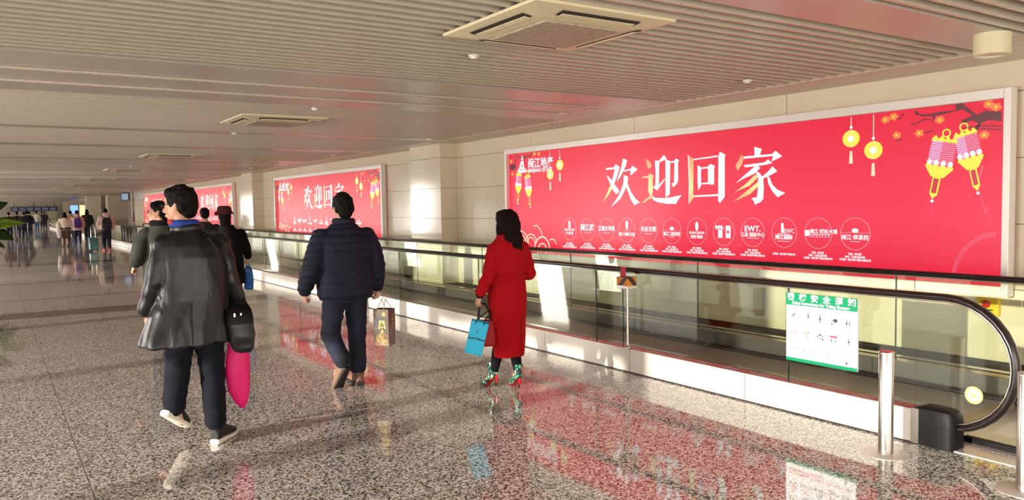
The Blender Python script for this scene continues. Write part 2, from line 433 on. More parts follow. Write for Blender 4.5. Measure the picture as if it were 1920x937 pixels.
def sheet_mat(name, s, c_top, c_mid):
    m = emis(name, c_mid, s, .3); b = m.node_tree.nodes['Principled BSDF']; b.inputs['Specular IOR Level'].default_value = .25
    tc = nd(m, 'ShaderNodeTexCoord'); sx = nd(m, 'ShaderNodeSeparateXYZ'); mr = nd(m, 'ShaderNodeMapRange'); r = nd(m, 'ShaderNodeValToRGB')
    mr.inputs['From Min'].default_value = 0; mr.inputs['From Max'].default_value = PV
    r.color_ramp.elements[0].color = c_top; r.color_ramp.elements[1].color = c_top
    e = r.color_ramp.elements.new(.35); e.color = c_mid
    lk(m, tc.outputs['Object'], sx.inputs[0]); lk(m, sx.outputs[2], mr.inputs[0]); lk(m, mr.outputs[0], r.inputs[0]); lk(m, r.outputs[0], b.inputs['Emission Color']); return m
SH = [sheet_mat('red_backlit_film', 1.0, srgb(234,26,60), srgb(246,52,84)), sheet_mat('red_backlit_film_dim', 1.0, srgb(224,18,52), srgb(232,30,64))]  # second film coloured dimmer, as the far lightboxes look at a slant
PM = dict(w=emis('white_print', (1,1,1,1), 1.05), gold=gold_mat(), ye=emis('yellow_print', srgb(250,235,70), 1.0), br=emis('dark_branch_print', srgb(95,25,38), 1.0),
          dr=emis('deep_red_print', srgb(205,30,55), 1.0), li=emis('lilac_print', srgb(245,190,235), 1.0), orr=emis('orange_print', srgb(255,125,60), 1.0),
          pk=emis('pale_pink_print', srgb(255,160,165), 1.0), pale=emis('cream_print', srgb(255,225,190), 1.0), mid=emis('rose_print', srgb(232,66,98), 1.0))
def flat(mb, poly, mi, lift=.001, th=.002):
    mb.prism(poly, AX, AY, (-th, 0, 0), (-lift, 0, 0), mi)
for _m in list(PM.values())+SH: _m.node_tree.nodes['Principled BSDF'].inputs['Emission Strength'].default_value *= .68
def disc(cx, cy, r, ry=None, n=28):
    ry = r if ry is None else ry
    return [(cx+r*math.cos(2*PI*i/n), cy+ry*math.sin(2*PI*i/n)) for i in range(n)]
def ringp(mb, cx, cy, r, wd, mi, a0=0, a1=2*PI, n=48, lift=.001):
    pts = [(cx+r*math.cos(a0+(a1-a0)*i/n), cy+r*math.sin(a0+(a1-a0)*i/n)) for i in range(n+1)]
    stroke(mb, pts, wd, mi, lift)
def stroke(mb, pts, wd, mi, lift=.001):
    ws = wd if isinstance(wd, (list, tuple)) else [wd]*len(pts)
    L, R = [], []
    for i, p in enumerate(pts):
        a = pts[max(i-1, 0)]; b = pts[min(i+1, len(pts)-1)]
        dx, dy = b[0]-a[0], b[1]-a[1]; d = math.hypot(dx, dy) or 1; nx, ny = -dy/d, dx/d
        L.append((p[0]+nx*ws[i]/2, p[1]+ny*ws[i]/2)); R.append((p[0]-nx*ws[i]/2, p[1]-ny*ws[i]/2))
    for i in range(len(pts)-1):
        flat(mb, [L[i], L[i+1], R[i+1], R[i]], mi, lift)
def spiral(cx, cy, r0, r1, a0, a1, n=40):
    return [(cx+(r0+(r1-r0)*i/n)*math.cos(a0+(a1-a0)*i/n), cy+(r0+(r1-r0)*i/n)*math.sin(a0+(a1-a0)*i/n)) for i in range(n+1)]
def hang_lantern(mb, u, v, r, top):      # small yellow round lantern with tassel: mats 0 ye 1 white 2 cream
    stroke(mb, [(u, v+r), (u, top)], .008, 2)
    flat(mb, disc(u, v+r+.02, .014), 1); flat(mb, disc(u, v, r*1.02, r*.93), 0); flat(mb, disc(u, v, r*.35), 1, .004)
    for s in (-.55, 0, .55): stroke(mb, [(u+s*r*math.cos(PI*k/10-PI/2)*1.0, v+r*.9*math.sin(PI*k/10-PI/2)) for k in range(11)], .003, 2, .0035)
    flat(mb, [(u-.012, v-r-.03), (u+.012, v-r-.03), (u+.02, v-r-.15), (u-.02, v-r-.15)], 2)
def big_lantern(mb, u, v, wd, hh, tilt, tab=.16): # striped drum lantern; mats 0 lilac 1 rose 2 yellow 3 white 4 deep red
    c, s = math.cos(tilt), math.sin(tilt)
    T = lambda x, y: (u+x*c-y*s, v+x*s+y*c)
    h2, w2 = hh/2, wd/2
    flat(mb, [T(-w2, -h2), T(w2, -h2), T(w2*1.12, 0), T(w2, h2), T(-w2, h2), T(-w2*1.12, 0)], 1)
    for k in range(12):
        y = -h2+hh*(k+.3)/12
        flat(mb, [T(-w2*.98, y), T(-w2*.15, y), T(-w2*.1, y+hh/20), T(-w2*.98, y+hh/20)], 0, .004)
        flat(mb, [T(-w2*.15, y), T(w2*.95, y), T(w2*.95, y+hh/60), T(-w2*.1, y+hh/60)], 0, .004)
    crown = [T(-w2*1.15, -h2-.0)]
    for k in range(9): crown.append(T(-w2*1.15+wd*1.15*k/8, -h2+(.045 if k % 2 else -.005)))
    crown += [T(w2*.5, -h2-.09), T(-w2*.5, -h2-.09)]
    flat(mb, crown, 2, .005)
    for k in range(4): flat(mb, disc(*T(-w2*.85+wd*.85*k/3, -h2+.035), .022, n=12), 3, .007)
    cr2 = [T(-w2*1.05, h2)]+[T(-w2+wd*k/8, h2+(.05 if k % 2 else .02)) for k in range(9)]+[T(w2*1.05, h2)]
    flat(mb, cr2, 2, .005)
    ringp(mb, *T(0, h2+.075), .032, .012, 2, n=20)
    flat(mb, [T(-w2*.32, -h2-.08), T(w2*.32, -h2-.08), T(w2*.32, -h2-.08-tab), T(0, -h2-.12-tab), T(-w2*.32, -h2-.08-tab)], 2, .005)
    flat(mb, [T(-w2*.2, -h2-.1), T(w2*.2, -h2-.1), T(w2*.2, -h2-.07-tab), T(-w2*.2, -h2-.07-tab)], 4, .008)
    flat(mb, disc(*T(0, -h2-.14-tab), .014, n=10), 3)
    stroke(mb, [T(0, -h2-.15-tab), T(.02, -h2-.24-tab), T(.06, -h2-.32-tab)], [.006, .008, .003], 1)
CIRC = [(0,'THE BEST MANSION','天 悦 府'), (1,'闽江府',''), (1,'江滨文华苑',''), (0,'— — — —','闽江·榕城天悦'), (1,'长乐文苑',''), (2,'— — — —','闽江 国宾府'),
        (3,'RUAN JIANG','悦府·榕城'), (4,'',''), (5,'EWT.','江滨 国际中心'), (6,'EWC','闽江国际'), (7,'闽江·榕城大观',''), (2,'— — — —','闽江·翡翠府')]
def make_poster(sheet, label, loc):
    t = thing('lightbox_poster', label, 'poster', loc)
    fr = MB(); g = .085
    fr.box(-.06, .05, .03, g, -g, PV+g); fr.box(-.06, .05, -PU-g, -PU-.03+.0, -g, PV+g)
    fr.box(-.06, .05, -PU-.03, .03, -g, -.0); fr.box(-.06, .05, -PU-.03, .03, PV, PV+g)
    obj('frame', fr, M['frame'], t, bevel=.006)
    obj('backlit_film', MB().box(0, .03, -PU-.03, .03, 0, PV), sheet, t)
    hl = MB()
    for gold, poly in GLYPHS: flat(hl, [(a/1000, b/1000) for a, b in poly], gold)
    stroke(hl, [(3.836,1.288),(3.85,.96),(3.847,.72)], .012, 0, .004)
    obj('headline_lettering', hl, [PM['w'], PM['gold']], t)
    lg = MB()
    flat(lg, disc(.345, 1.455, .03, .035), 0)
    flat(lg, [(.31,1.41),(.38,1.41),(.39,1.31),(.47,1.255),(.42,1.235),(.29,1.225),(.2,1.25),(.26,1.31)], 0)
    flat(lg, disc(.345, 1.335, .018), 1, .004); stroke(lg, [(.27,1.275),(.42,1.275)], .01, 1, .004)
    text_into(lg, '闽江地产', .165, (-.003, -.51, 1.30), AX, AY, (-.002,0,0), 0, squeeze=1.0, bold=.012)
    text_into(lg, 'MINJIANG ESTATE', .078, (-.003, -.51, 1.225), AX, AY, (-.002,0,0), 0, squeeze=.98, bold=.012)
    obj('logo', lg, [PM['w'], PM['dr']], t)
    # twelve round emblems with captions
    em = MB()
    for i, (k, a, b) in enumerate(CIRC):
        u = 1.52+.4073*i; v = .37+.003*i
        ringp(em, u, v, .155, .005, 1)
        X = lambda s, sz, y, sq=1.0, bo=.01: text_into(em, s, sz, (-.003, -u, v+y), AX, AY, (-.002,0,0), 0, 'CENTER', sq, bo)
        if k == 0: flat(em, [(u-.02,v+.015),(u+.02,v+.015),(u+.024,v+.11),(u,v+.125),(u-.024,v+.11)], 0); X(a, .034, -.015, .8); X(b, .05, -.07)
        if k == 1: X(a, .1 if len(a) < 4 else .068, -.005, 1, .02); stroke(em, [(u-.08,v-.04),(u+.08,v-.04)], .004, 0)
        if k == 2: flat(em, disc(u, v+.03, .035, .022), 0); stroke(em, [(u-.15,v+.01),(u+.15,v+.01)], .004, 1); X(b, .055, -.055); stroke(em, [(u-.05,v-.075),(u+.05,v-.075)], .004, 0)
        if k == 3: flat(em, disc(u, v+.06, .024, .055), 0); X(a, .042, -.03); X(b, .045, -.08)
        if k == 4:
            flat(em, [(u-.08,v-.07),(u-.02,v-.07),(u-.02,v+.07),(u-.08,v+.07)], 0); flat(em, [(u+.03,v-.07),(u+.1,v-.07),(u+.1,v+.07),(u+.03,v+.07)], 0)
            X('1', .04, .02); flat(em, disc(u-.05, v+.03, .012), 2, .004); flat(em, disc(u+.065, v, .02), 2, .004); flat(em, [(u-.12,v+.03),(u-.09,v+.03),(u-.09,v+.07),(u-.12,v+.07)], 0)
        if k == 5: X(a, .085, .01, 1.1, .02); X(b, .052, -.045); stroke(em, [(u-.08,v-.065),(u+.08,v-.065)], .004, 0)
        if k == 6:
            flat(em, [(u-.035,v+.0),(u-.005,v+.0),(u-.005,v+.1),(u-.035,v+.1)], 0); text_into(em, a, .06, (-.003, -u-.0, v+.0), AX, AY, (-.002,0,0), 0)
            stroke(em, [(u-.08,v-.01),(u+.07,v-.01)], .004, 0); X(b, .055, -.065, 1, .02); stroke(em, [(u-.08,v-.09),(u+.07,v-.09)], .004, 0)
        if k == 7:
            flat(em, [(u-.15,v-.03),(u-.1,v-.03),(u-.1,v+.03),(u-.15,v+.03)], 0); text_into(em, a, .05, (-.003, -u+.09, v-.0), AX, AY, (-.002,0,0), 0, bold=.015)
            stroke(em, [(u-.1,v-.015),(u+.14,v-.015)], .006, 0)
            for q in range(7): flat(em, disc(u-.08+.033*q, v-.035, .007, n=8), 0)
        y0 = v-.205
        lines = ['项目 · 闽江府', '地址 · 江滨大道中段', '开发商 · 闽江地产置业有限公司']
        if i == 9: lines = ['', '开发商 · 闽江地产有限公司', '']
        for q, s in enumerate(lines):
            if s: X(s, .024, -.205-.028*q, 1, .015)
    obj('emblem_row', em, [PM['w'], PM['pk'], PM['mid']], t)
    for a_ in ((5.95, 1.315, .088), (6.18, 1.19, .09), (1.31, 1.30, .082), (1.07, 1.175, .08)):
        ln = MB(); hang_lantern(ln, *a_, PV-.01); obj('round_lantern_print', ln, [PM['ye'], PM['w'], PM['pale']], t)
    for a_ in ((7.04, 1.16, .19, .2, .22), (6.82, 1.11, .22, .22, -.2), (.24, 1.10, .15, .17, -.1, .12), (.50, 1.05, .16, .19, .12, .13)):
        bl = MB(); big_lantern(bl, *a_); obj('drum_lantern_print', bl, [PM['li'], PM['mid'], PM['ye'], PM['w'], PM['dr']], t)
    bn = MB()
    flat(bn, [(6.57,1.53),(6.62,1.48),(6.68,1.47),(6.79,1.48),(6.93,1.48),(6.93,1.53),(6.99,1.53),(7.02,1.5),(7.11,1.42),(7.17,1.45),(7.30,1.43),(7.30,1.35),(7.2,1.37),(7.14,1.35),(7.11,1.28),(7.08,1.3),(7.12,1.35),(7.07,1.38),(6.99,1.36),(6.98,1.39),(7.07,1.42),(6.99,1.48),(6.81,1.455),(6.76,1.45),(6.73,1.39),(6.735,1.45),(6.65,1.455),(6.58,1.48)], 0)
    for a in ([(6.36,1.46),(6.44,1.46),(6.47,1.5)], [(6.54,1.39),(6.6,1.40),(6.66,1.43),(6.72,1.42)], [(6.62,1.31),(6.74,1.32)], [(7.13,1.31),(7.3,1.28)], [(7.0,1.32),(7.15,1.33),(7.3,1.31)], [(6.40,1.26),(6.45,1.27)],
              [(.03,1.3),(.12,1.35),(.2,1.5),(.3,1.47),(.55,1.48),(.62,1.52)], [(.28,1.47),(.42,1.45),(.46,1.43)]):
        stroke(bn, a, .02 if a[0][0] < .3 else .01, 0)
    flat(bn, disc(.08, 1.33, .09, .05), 0)
    for i, (u, v) in enumerate([(6.38,1.48),(6.80,1.41),(6.62,1.31),(6.41,1.31),(7.17,1.25),(7.2,1.50),(7.26,1.47),(6.3,1.46),(.07,1.22),(.04,1.42),(.8,1.49),(.68,1.5)]):
        for k in range(5):
            a = 2*PI*k/5+i; flat(bn, disc(u+.024*math.cos(a), v+.02*math.sin(a), .02, .016, 10), 1, .004+.0005*k)
        flat(bn, disc(u, v, .01, n=8), 2, .009)
    obj('branch_print', bn, [PM['br'], PM['orr'], PM['ye']], t)
    cl = MB()
    stroke(cl, spiral(.86,.03,.02,.14,0,3.2*PI), [.012]*12+[.02]*29, 0)
    stroke(cl, spiral(.86,.05,.17,.22,-.2,3.3), .022, 0)
    for cx, r, a0, a1 in ((.55,.16,.2,3.1),(.55,.11,.1,3.0),(.28,.2,0,2.9),(.28,.14,0,3),(.28,.08,0,3.1),(1.1,.1,.3,2.2)): stroke(cl, [(cx+r*math.cos(a0+(a1-a0)*i/24), .06+r*math.sin(a0+(a1-a0)*i/24)+.06) for i in range(25)], .016, 0)
    stroke(cl, [(.62,.40),(.7,.42),(.8,.36),(.85,.27)], .014, 0)
    for r in (.42, .40): stroke(cl, [(7.3-r*math.cos(a/20*1.5)*.9, .02+r*math.sin(a/20*1.5)) for a in range(21)], .016, 1)
    stroke(cl, [(7.2,.6),(7.12,.8),(7.16,1.0)], .02, 1)
    obj('cloud_print', cl, [PM['pale'], PM['mid']], t)
    return t
p1 = make_poster(SH[0], 'large red backlit poster with gold and white Chinese headline, nearest the camera', (6.93, 10.50, .86))
p2 = make_poster(SH[1], 'red backlit poster framed by the wall behind the man in the navy jacket', (6.93, 22.72, .87))
p3 = dup(p2, (6.93, 34.9, .88), 'red backlit poster behind the head of the man in the leather coat')
p4 = dup(p2, (6.93, 46.1, .88), 'farthest red backlit poster, partly hidden by the man with glasses and green coat')

# ------------------------------------------------------------------ moving walkway
def rail_path(x, y0, y1, zt, r, n=16):
    pts = []
    zc = zt-r
    pts.append((x, y0+.56, zc-r))
    for i in range(n+1):
        a = -PI/2-PI*i/n; pts.append((x, y0+.43+r*math.cos(a)*1.0, zc+r*math.sin(a)))
    yy = y0+.9
    while yy < y1-.9: pts.append((x, yy, zt)); yy += 2.0
    for i in range(n+1):
        a = PI/2-PI*i/n; pts.append((x, y1-.43+r*math.cos(a), zc+r*math.sin(a)))
    pts.append((x, y1-.56, zc-r))
    return pts
def walkway(y0, y1, near_joints, label):
    """y0 = nose of the handrail nearest the camera"""
    t = thing('moving_walkway', label, 'moving walkway', (0, 0, 0))
    ys = y0+.60
    for x, sd in ((5.05, -1), (6.5, 1)):
        out = x+sd*.08; inn = x-sd*.07
        # outer skirt in panels
        sk = MB(); yy = ys; k = 0
        while yy < y1-.6:
            ye = min(yy+1.36, y1-.6); sk.box(min(out, out+sd*.012), max(out, out+sd*.012), yy+.0025, ye-.0025, .012, .228); yy = ye
        obj('outer_skirt', sk, M['skirt'], t)
        pl = MB(); pl.box(min(out, out-sd*.01), max(out, out-sd*.01), ys, y1-.6, 0, .225)
        obj('plinth', pl, M['base'], t)
        dk = MB(); dk.prism([(out+sd*.014,.226),(out+sd*.014,.229),(x+sd*.012,.236 if sd < 0 else .229),(x+sd*.012,.226)], (1,0,0), (0,0,1), (0,y1-.6-ys,0), (0,ys,0))
        dk.prism([(x-sd*.012,.200),(x-sd*.012,.222 if sd > 0 else .212),(inn,.210 if sd > 0 else .209),(inn,.200)], (1,0,0), (0,0,1), (0,y1-.6-ys,0), (0,ys,0))
        obj('deck_cover', dk, M['deck'], t, bevel=.003)
        inn_m = MB(); a, b = sorted((inn, inn-sd*.012)); inn_m.box(a, b, ys, y1-.6, .03, .205); obj('inner_skirt', inn_m, M['inner'], t)
        br = MB(); a, b = sorted((inn-sd*.012, inn-sd*.03)); br.box(a, b, ys, y1-.6, .055, .075); obj('brush_strip', br, M['black'], t)
        # glass panes with joints
        js = [y0+.62]+[j for j in near_joints if j > y0+.7]
        while js[-1] < y1-3: js.append(js[-1]+2.29)
        js.append(y1-.62)
        for i, (a, b) in enumerate(zip(js, js[1:])):
            g = MB(); g.box(x-.006, x+.006, a+.004, b-.004, .205, .935); g.box(x-.0065, x+.0065, b-.004, b+.003, .205, .935, 1); obj('glass_pane', g, [M['glass'], M['glass_edge']], t)
        # rounded end panes
        for e, yc in ((-1, y0+.43), (1, y1-.43)):
            r = .375; zc = .97-.42
            poly = [(yc-e*.19, zc-r), (yc-e*.19, zc+r)]+[(yc+e*r*math.cos(PI/2-PI*i/20), zc+r*math.sin(PI/2-PI*i/20)) for i in range(21)]
            g = MB(); g.prism(poly, (0,1,0), (0,0,1), (.012,0,0), (x-.006,0,0)); obj('glass_pane', g, M['glass'], t)
        # handrail and its guide
        hp = rail_path(x, y0, y1, .965, .42)
        hr = MB(); hr.tube(hp, .021, 14, flat=1.9, up=(0,0,1)); obj('handrail', hr, M['rubber'], t, smooth=True, sharp=0)
        hg = MB(); hg.tube(rail_path(x, y0, y1, .937, .392), .008, 8, flat=1.6, up=(0,0,1)); obj('handrail_guide', hg, M['polished'], t, smooth=True, sharp=0)
        for e, yc in ((-1, ys), (1, y1-.6)):
            nb = MB(); a, b = sorted((yc, yc+e*.26)); nb.loft([(x, (a+b)/2, z, .088*k, .135*k) for z, k in ((.0,1),(.02,1),(.14,1),(.205,.96),(.235,.86),(.25,.6))], 32, 5)
            obj('newel_box', nb, M['black'], t, smooth=True)
            nc = MB(); nc.box(min(out, out+sd*.014), max(out, out+sd*.014), yc-.0-(.05 if e < 0 else -.0)*1, yc+(.0 if e < 0 else .05), .005, .232); obj('end_trim', nc, M['steel'], t)
    bl = MB(); bl.box(5.13, 6.42, ys+.1, y1-.7, .0, .022)
    yy = ys+.1
    xx = 5.16
    while xx < 6.4: bl.box(xx, xx+.02, ys+.1, min(y1-.7, ys+22), .022, .03); xx += .045
    obj('pallet_belt', bl, M['pallet'], t)
    for a, b in ((y0-1.35, ys+.1), (y1-.7, y1+.6)):
        lp = MB(); lp.box(4.99, 6.56, a, b, 0, .006)
        if a < 5:
            yy = a+.06
            while yy < b: lp.box(5.16, 6.39, yy, yy+.012, .006, .007); yy += .03
        obj('landing_plate', lp, M['landing'], t)
    cm = MB(); cm.box(5.13, 6.42, ys+.02, ys+.12, .006, .026); obj('comb_plate', cm, M['comb'], t)
    return t
M['pallet'] = mat('pallet_metal', srgb(206,204,198), .3, .45)
M['landing'] = mat('landing_steel', srgb(214,206,204), .25, .5)
M['comb'] = mat('comb_yellow_edge', srgb(178,160,120), .4, .3)
w1 = walkway(2.21, 44.0, (3.83, 6.12), 'long moving walkway with glass sides and black handrails beside the posters')
w2 = walkway(56.0, 92.0, (), 'distant moving walkway farther down the hall, beyond the pair of columns')
sk = MB()
ringp2 = [(2.46+.055*math.cos(2*PI*i/32), .37+.055*math.sin(2*PI*i/32)) for i in range(32)]
sk.prism(ringp2, (0,1,0), (0,0,1), (-.0015,0,0), (5.0425,0,0), 0)
sk.prism([(2.46+.038*math.cos(2*PI*i/32), .37+.038*math.sin(2*PI*i/32)) for i in range(32)], (0,1,0), (0,0,1), (-.001,0,0), (5.041,0,0), 1)
sk.prism([(2.46+.02*math.cos(2*PI*i/24), .37+.015*math.sin(2*PI*i/24)) for i in range(24)], (0,1,0), (0,0,1), (-.001,0,0), (5.04,0,0), 0)
tag(obj('round_sticker', sk, [mat('sticker_yellow', srgb(196,178,112), .5), mat('sticker_cream', srgb(205,198,180), .5)]), 'round yellow sticker on the curved glass end of the walkway', 'sticker')

# safety notice on the near glass
sg = thing('safety_notice', 'white and green safety notice fixed to the walkway glass behind the steel bollard', 'sign', (5.03, 3.83, .385))
W_, H_ = .59, .515
gm = mat('notice_green', srgb(6,128,84), .6, 0, .2); wm = mat('notice_white', srgb(250,248,250), .45); ink = mat('notice_ink', srgb(52,50,60), .5); redink = mat('notice_red', srgb(225,70,90), .5); oink = mat('notice_orange', srgb(235,120,70), .5); gink = mat('notice_grey', srgb(165,160,165), .5)
for o_ in (gm, wm): pass
obj('board', MB().box(-.006, .012, -W_, 0, 0, H_), wm, sg, bevel=.002)
gb = MB(); gb.box(-.008, -.0055, -W_, 0, H_-.092, H_); gb.box(-.008, -.0055, -W_, 0, 0, .025); obj('green_band', gb, gm, sg)
tx = MB()
text_into(tx, '乘  梯  安  全  须  知', .058, (-.009, -.295, H_-.05), AX, AY, (-.0015,0,0), 0, 'CENTER', 1.12, .02)
text_into(tx, 'Safety Instructions for Taking Elevator', .031, (-.009, -.295, H_-.083), AX, AY, (-.0015,0,0), 0, 'CENTER', 1.0, .015)
obj('title_lettering', tx, wm, sg)
pc = MB()
def man_icon(u, v, s, mi=0):
    flat(pc, disc(u, v+.02*s, .005*s, n=10), mi, .007, .001); flat(pc, [(u-.006*s,v+.013*s),(u+.006*s,v+.013*s),(u+.005*s,v-.004*s),(u-.005*s,v-.004*s)], mi, .007, .001)
    stroke(pc, [(u-.003*s,v-.004*s),(u-.005*s,v-.022*s)], .003*s, mi, .007); stroke(pc, [(u+.003*s,v-.004*s),(u+.005*s,v-.022*s)], .003*s, mi, .007)
for r_ in range(2):
    for c_ in range(5):
        u = .07+.112*c_; v = .345-.128*r_-.004*c_
        k = r_*5+c_
        if k == 0: stroke(pc, [(u-.02,v-.01),(u+.012,v+.018)], .008, 0, .007); flat(pc, disc(u+.022,v-.015,.006,n=8), 3, .007)
        elif k == 1: man_icon(u+.012, v+.01, 1); [man_icon(u-.02+.014*q, v-.008, .7, 3) for q in range(4)]
        elif k == 2: man_icon(u, v, 1.3); stroke(pc, [(u-.028,v+.01),(u-.02,v-.02),(u+.02,v-.02),(u+.028,v+.01)], .003, 3, .007)
        elif k == 3: flat(pc, disc(u+.012,v+.01,.019,.014,16), 0, .007); stroke(pc, [(u-.03,v+.028),(u+.03,v-.02)], .003, 1, .0075); flat(pc, disc(u-.015,v-.015,.007,n=8), 0, .007)
        elif k == 4: man_icon(u-.01, v, 1.1); man_icon(u+.012, v, .9); stroke(pc, [(u+.01,v+.0),(u+.03,v+.022)], .004, 1, .007)
        elif k == 5: ringp(pc, u, v, .024, .004, 1, lift=.007, n=28); stroke(pc, [(u-.017,v-.017),(u+.017,v+.017)], .004, 1, .007)
        elif k == 6: stroke(pc, [(u-.028,v+.022),(u+.02,v-.022)], .007, 2, .007); stroke(pc, [(u+.01,v+.022),(u-.01,v-.0)], .004, 2, .007); flat(pc, disc(u+.013,v+.016,.009,n=10), 2, .007)
        elif k == 7: ringp(pc, u, v-.006, .022, .006, 0, 0, PI, 16, .007); flat(pc, disc(u, v+.018, .007, n=8), 0, .007); man_icon(u-.0, v-.012, .6); flat(pc, disc(u+.022,v-.016,.007,n=8), 0, .007)
        elif k == 8: flat(pc, [(u-.03,v+.012),(u+.03,v+.012),(u+.03,v+.028),(u-.03,v+.028)], 1, .007); man_icon(u-.018, v-.01, .8); flat(pc, disc(u+.015,v-.008,.008,.005,8), 0, .007)
        else: man_icon(u+.008, v, 1.1); stroke(pc, [(u-.02,v-.022),(u+.02,v-.022)], .003, 3, .007)
        for q in range(2 if k not in (1, 2, 8) else 3):
            text_into(pc, '请紧握扶手注意安全'[:9-q*2] if k not in (0, 4, 5, 9) else '禁止奔跑打闹', .0125, (-.0075, -u, v-.042-.014*q), AX, AY, (-.001,0,0), 3, 'CENTER', 1, .01)
text_into(pc, '乘坐扶梯时请注意脚下安全，照看好老人和儿童，如遇紧急情况请按下红色急停按钮', .0145, (-.0075, -.03, .085), AX, AY, (-.001,0,0), 1)
text_into(pc, '违反规定造成的后果由乘客本人自行承担责任', .0145, (-.0075, -.03, .062), AX, AY, (-.001,0,0), 1)
flat(pc, disc(.51, .048, .009, n=10), 0, .007)
obj('pictograms', pc, [ink, redink, oink, gink], sg)

# sensor posts with striped head
def hazard():
    m = mat('hazard_stripes', srgb(250,150,50), .4); b = m.node_tree.nodes['Principled BSDF']
    tc = nd(m, 'ShaderNodeTexCoord'); sx = nd(m, 'ShaderNodeSeparateXYZ'); lk(m, tc.outputs['Object'], sx.inputs[0])
    a = nd(m, 'ShaderNodeMath', operation='ADD'); lk(m, sx.outputs[0], a.inputs[0]); lk(m, sx.outputs[1], a.inputs[1])
    a2 = nd(m, 'ShaderNodeMath', operation='ADD'); lk(m, a.outputs[0], a2.inputs[0]); lk(m, sx.outputs[2], a2.inputs[1])
    q = nd(m, 'ShaderNodeMath', operation='FLOORED_MODULO'); q.inputs[1].default_value = .13; lk(m, a2.outputs[0], q.inputs[0])
    l = nd(m, 'ShaderNodeMath', operation='LESS_THAN'); l.inputs[1].default_value = .06; lk(m, q.outputs[0], l.inputs[0])
    mi = nd(m, 'ShaderNodeMix', data_type='RGBA'); mi.inputs['A'].default_value = srgb(250,150,60); mi.inputs['B'].default_value = srgb(52,26,20)
    lk(m, l.outputs[0], mi.inputs['Factor']); lk(m, mi.outputs['Result'], b.inputs['Base Color']); return m
M['hazard'] = hazard()
t = thing('hazard_post', 'slim steel post with black and orange striped box and red tab, right of the woman', 'sensor post', (4.955, 5.55, 0))
obj('pole', MB().cyl((0,0), .011, .24, .80, 20), M['steel'], t, smooth=True)
obj('foot_plate', MB().lathe((0,0), [(.045,.24),(.045,.246),(.018,.25),(.014,.262)], 24), M['steel'], t, smooth=True)
obj('striped_box', MB().box(-.055, .055, -.065, .085, .80, .905), M['hazard'], t, bevel=.003)
bp = MB(); bp.box(-.056, .056, -.066, .086, .80, .825); obj('box_rim', bp, M['steel'], t)
obj('red_tab', MB().box(-.01, .0, .02, .085, .905, .995), mat('red_tab', srgb(225,50,75), .4), t, bevel=.002)
obj('thin_rod', MB().cyl((.02,.085), .004, .24, .80, 10), M['black'], t)

# bollards
M['disc'] = mat('satin_steel_disc', srgb(205,198,190), .42, .5)
def bollard(loc, label):
    t = thing('bollard', label, 'bollard', loc, group=None)
    obj('post', MB().lathe((0,0), [(0,.0),(.044,.0),(.044,.632),(.041,.638),(0,.638)], 48), M['steel'], t, smooth=True)
    obj('cap', MB().lathe((0,0), [(0,.634),(.046,.634),(.046,.645),(.043,.65),(0,.65)], 48), M['polished'], t, smooth=True)
    obj('base_disc', MB().lathe((0,0), [(0,.0),(.14,.0),(.14,.003),(.133,.006),(0,.006)], 56), M['disc'], t, smooth=True)
    return t
bo = bollard((4.62, 2.78, 0), 'round steel bollard in front of the end of the walkway skirt')
dup(bo, (4.62, 1.98, 0), 'round steel bollard cut off by the right edge of the photo')

# emergency stop plate on the wall, floor grip, dark case by the wall
t = thing('emergency_stop', 'yellow emergency stop plate with red button low on the wall under the poster', 'emergency stop', (6.98, 3.30, .60))
obj('plate', MB().box(-.03, .02, -.09, .09, 0, .15), mat('plate_yellow', srgb(240,200,40), .4), t, bevel=.01)
rb = MB().lathe((0,0), [(0,0),(.032,0),(.032,.02),(.024,.028),(0,.03)], 28).xf(Matrix.Translation((-.03,.0,.10)) @ Matrix.Rotation(-PI/2, 4, 'Y')); obj('button', rb, mat('button_red', srgb(200,20,25), .3), t, smooth=True)
kb = MB(); kb.box(-.034, -.03, -.05, .0, .045, .055); obj('arrow_mark', kb, M['black'], t)
t = thing('floor_guide', 'low black rubber guide strip on the steel landing plate', 'floor guide', (5.27, 2.62, .007), -PI/2-.05)
obj('strip', MB().prism([(-.03,0),(.03,0),(.018,.035),(-.018,.035)], (0,1,0), (0,0,1), (.85,0,0)), M['black'], t, bevel=.003)

# ------------------------------------------------------------------ ceiling fittings
t0 = thing('ceiling_cassette', 'nearest square air conditioning cassette in the slatted ceiling', 'air conditioner', (3.0, 4.0, CZ))
a = MB(); z0, z1 = -.045, .06
o_, i_ = .52, .33
a.prism([(-o_,-o_),(o_,-o_),(o_,o_),(-o_,o_)], (1,0,0), (0,1,0), (0,0,-.02), (0,0,.005))
a.rings([[(-o_,-o_,-.015),(o_,-o_,-.015),(o_,o_,-.015),(-o_,o_,-.015)], [(-i_,-i_,-.045),(i_,-i_,-.045),(i_,i_,-.045),(-i_,i_,-.045)]])
obj('panel', a, M['plastic'], t0, bevel=.004)
g = MB(); g.box(-.29, .29, -.29, .29, -.056, -.044)
obj('intake_grille', g, M['grille'], t0, bevel=.006)
for k in range(4):
    s = MB(); R_ = Matrix.Rotation(PI/2*k, 4, 'Z')
    s.obox((0, .42, -.032), (.29, 0, 0), (0, .032, .005), (0, -.001, .004)); s.xf(R_); sl = obj('air_slot', s, M['dark_slot'], t0)
    s2 = MB(); s2.obox((0, .405, -.042), (.27, 0, 0), (0, .018, .003), (0, 0, .002)); s2.xf(R_); obj('louvre', s2, M['plastic'], sl)
ca = [(3.0, 9.88), (3.1, 17.1), (3.1, 23.2), (3.1, 29.5), (3.1, 36.0), (3.1, 42.5)]
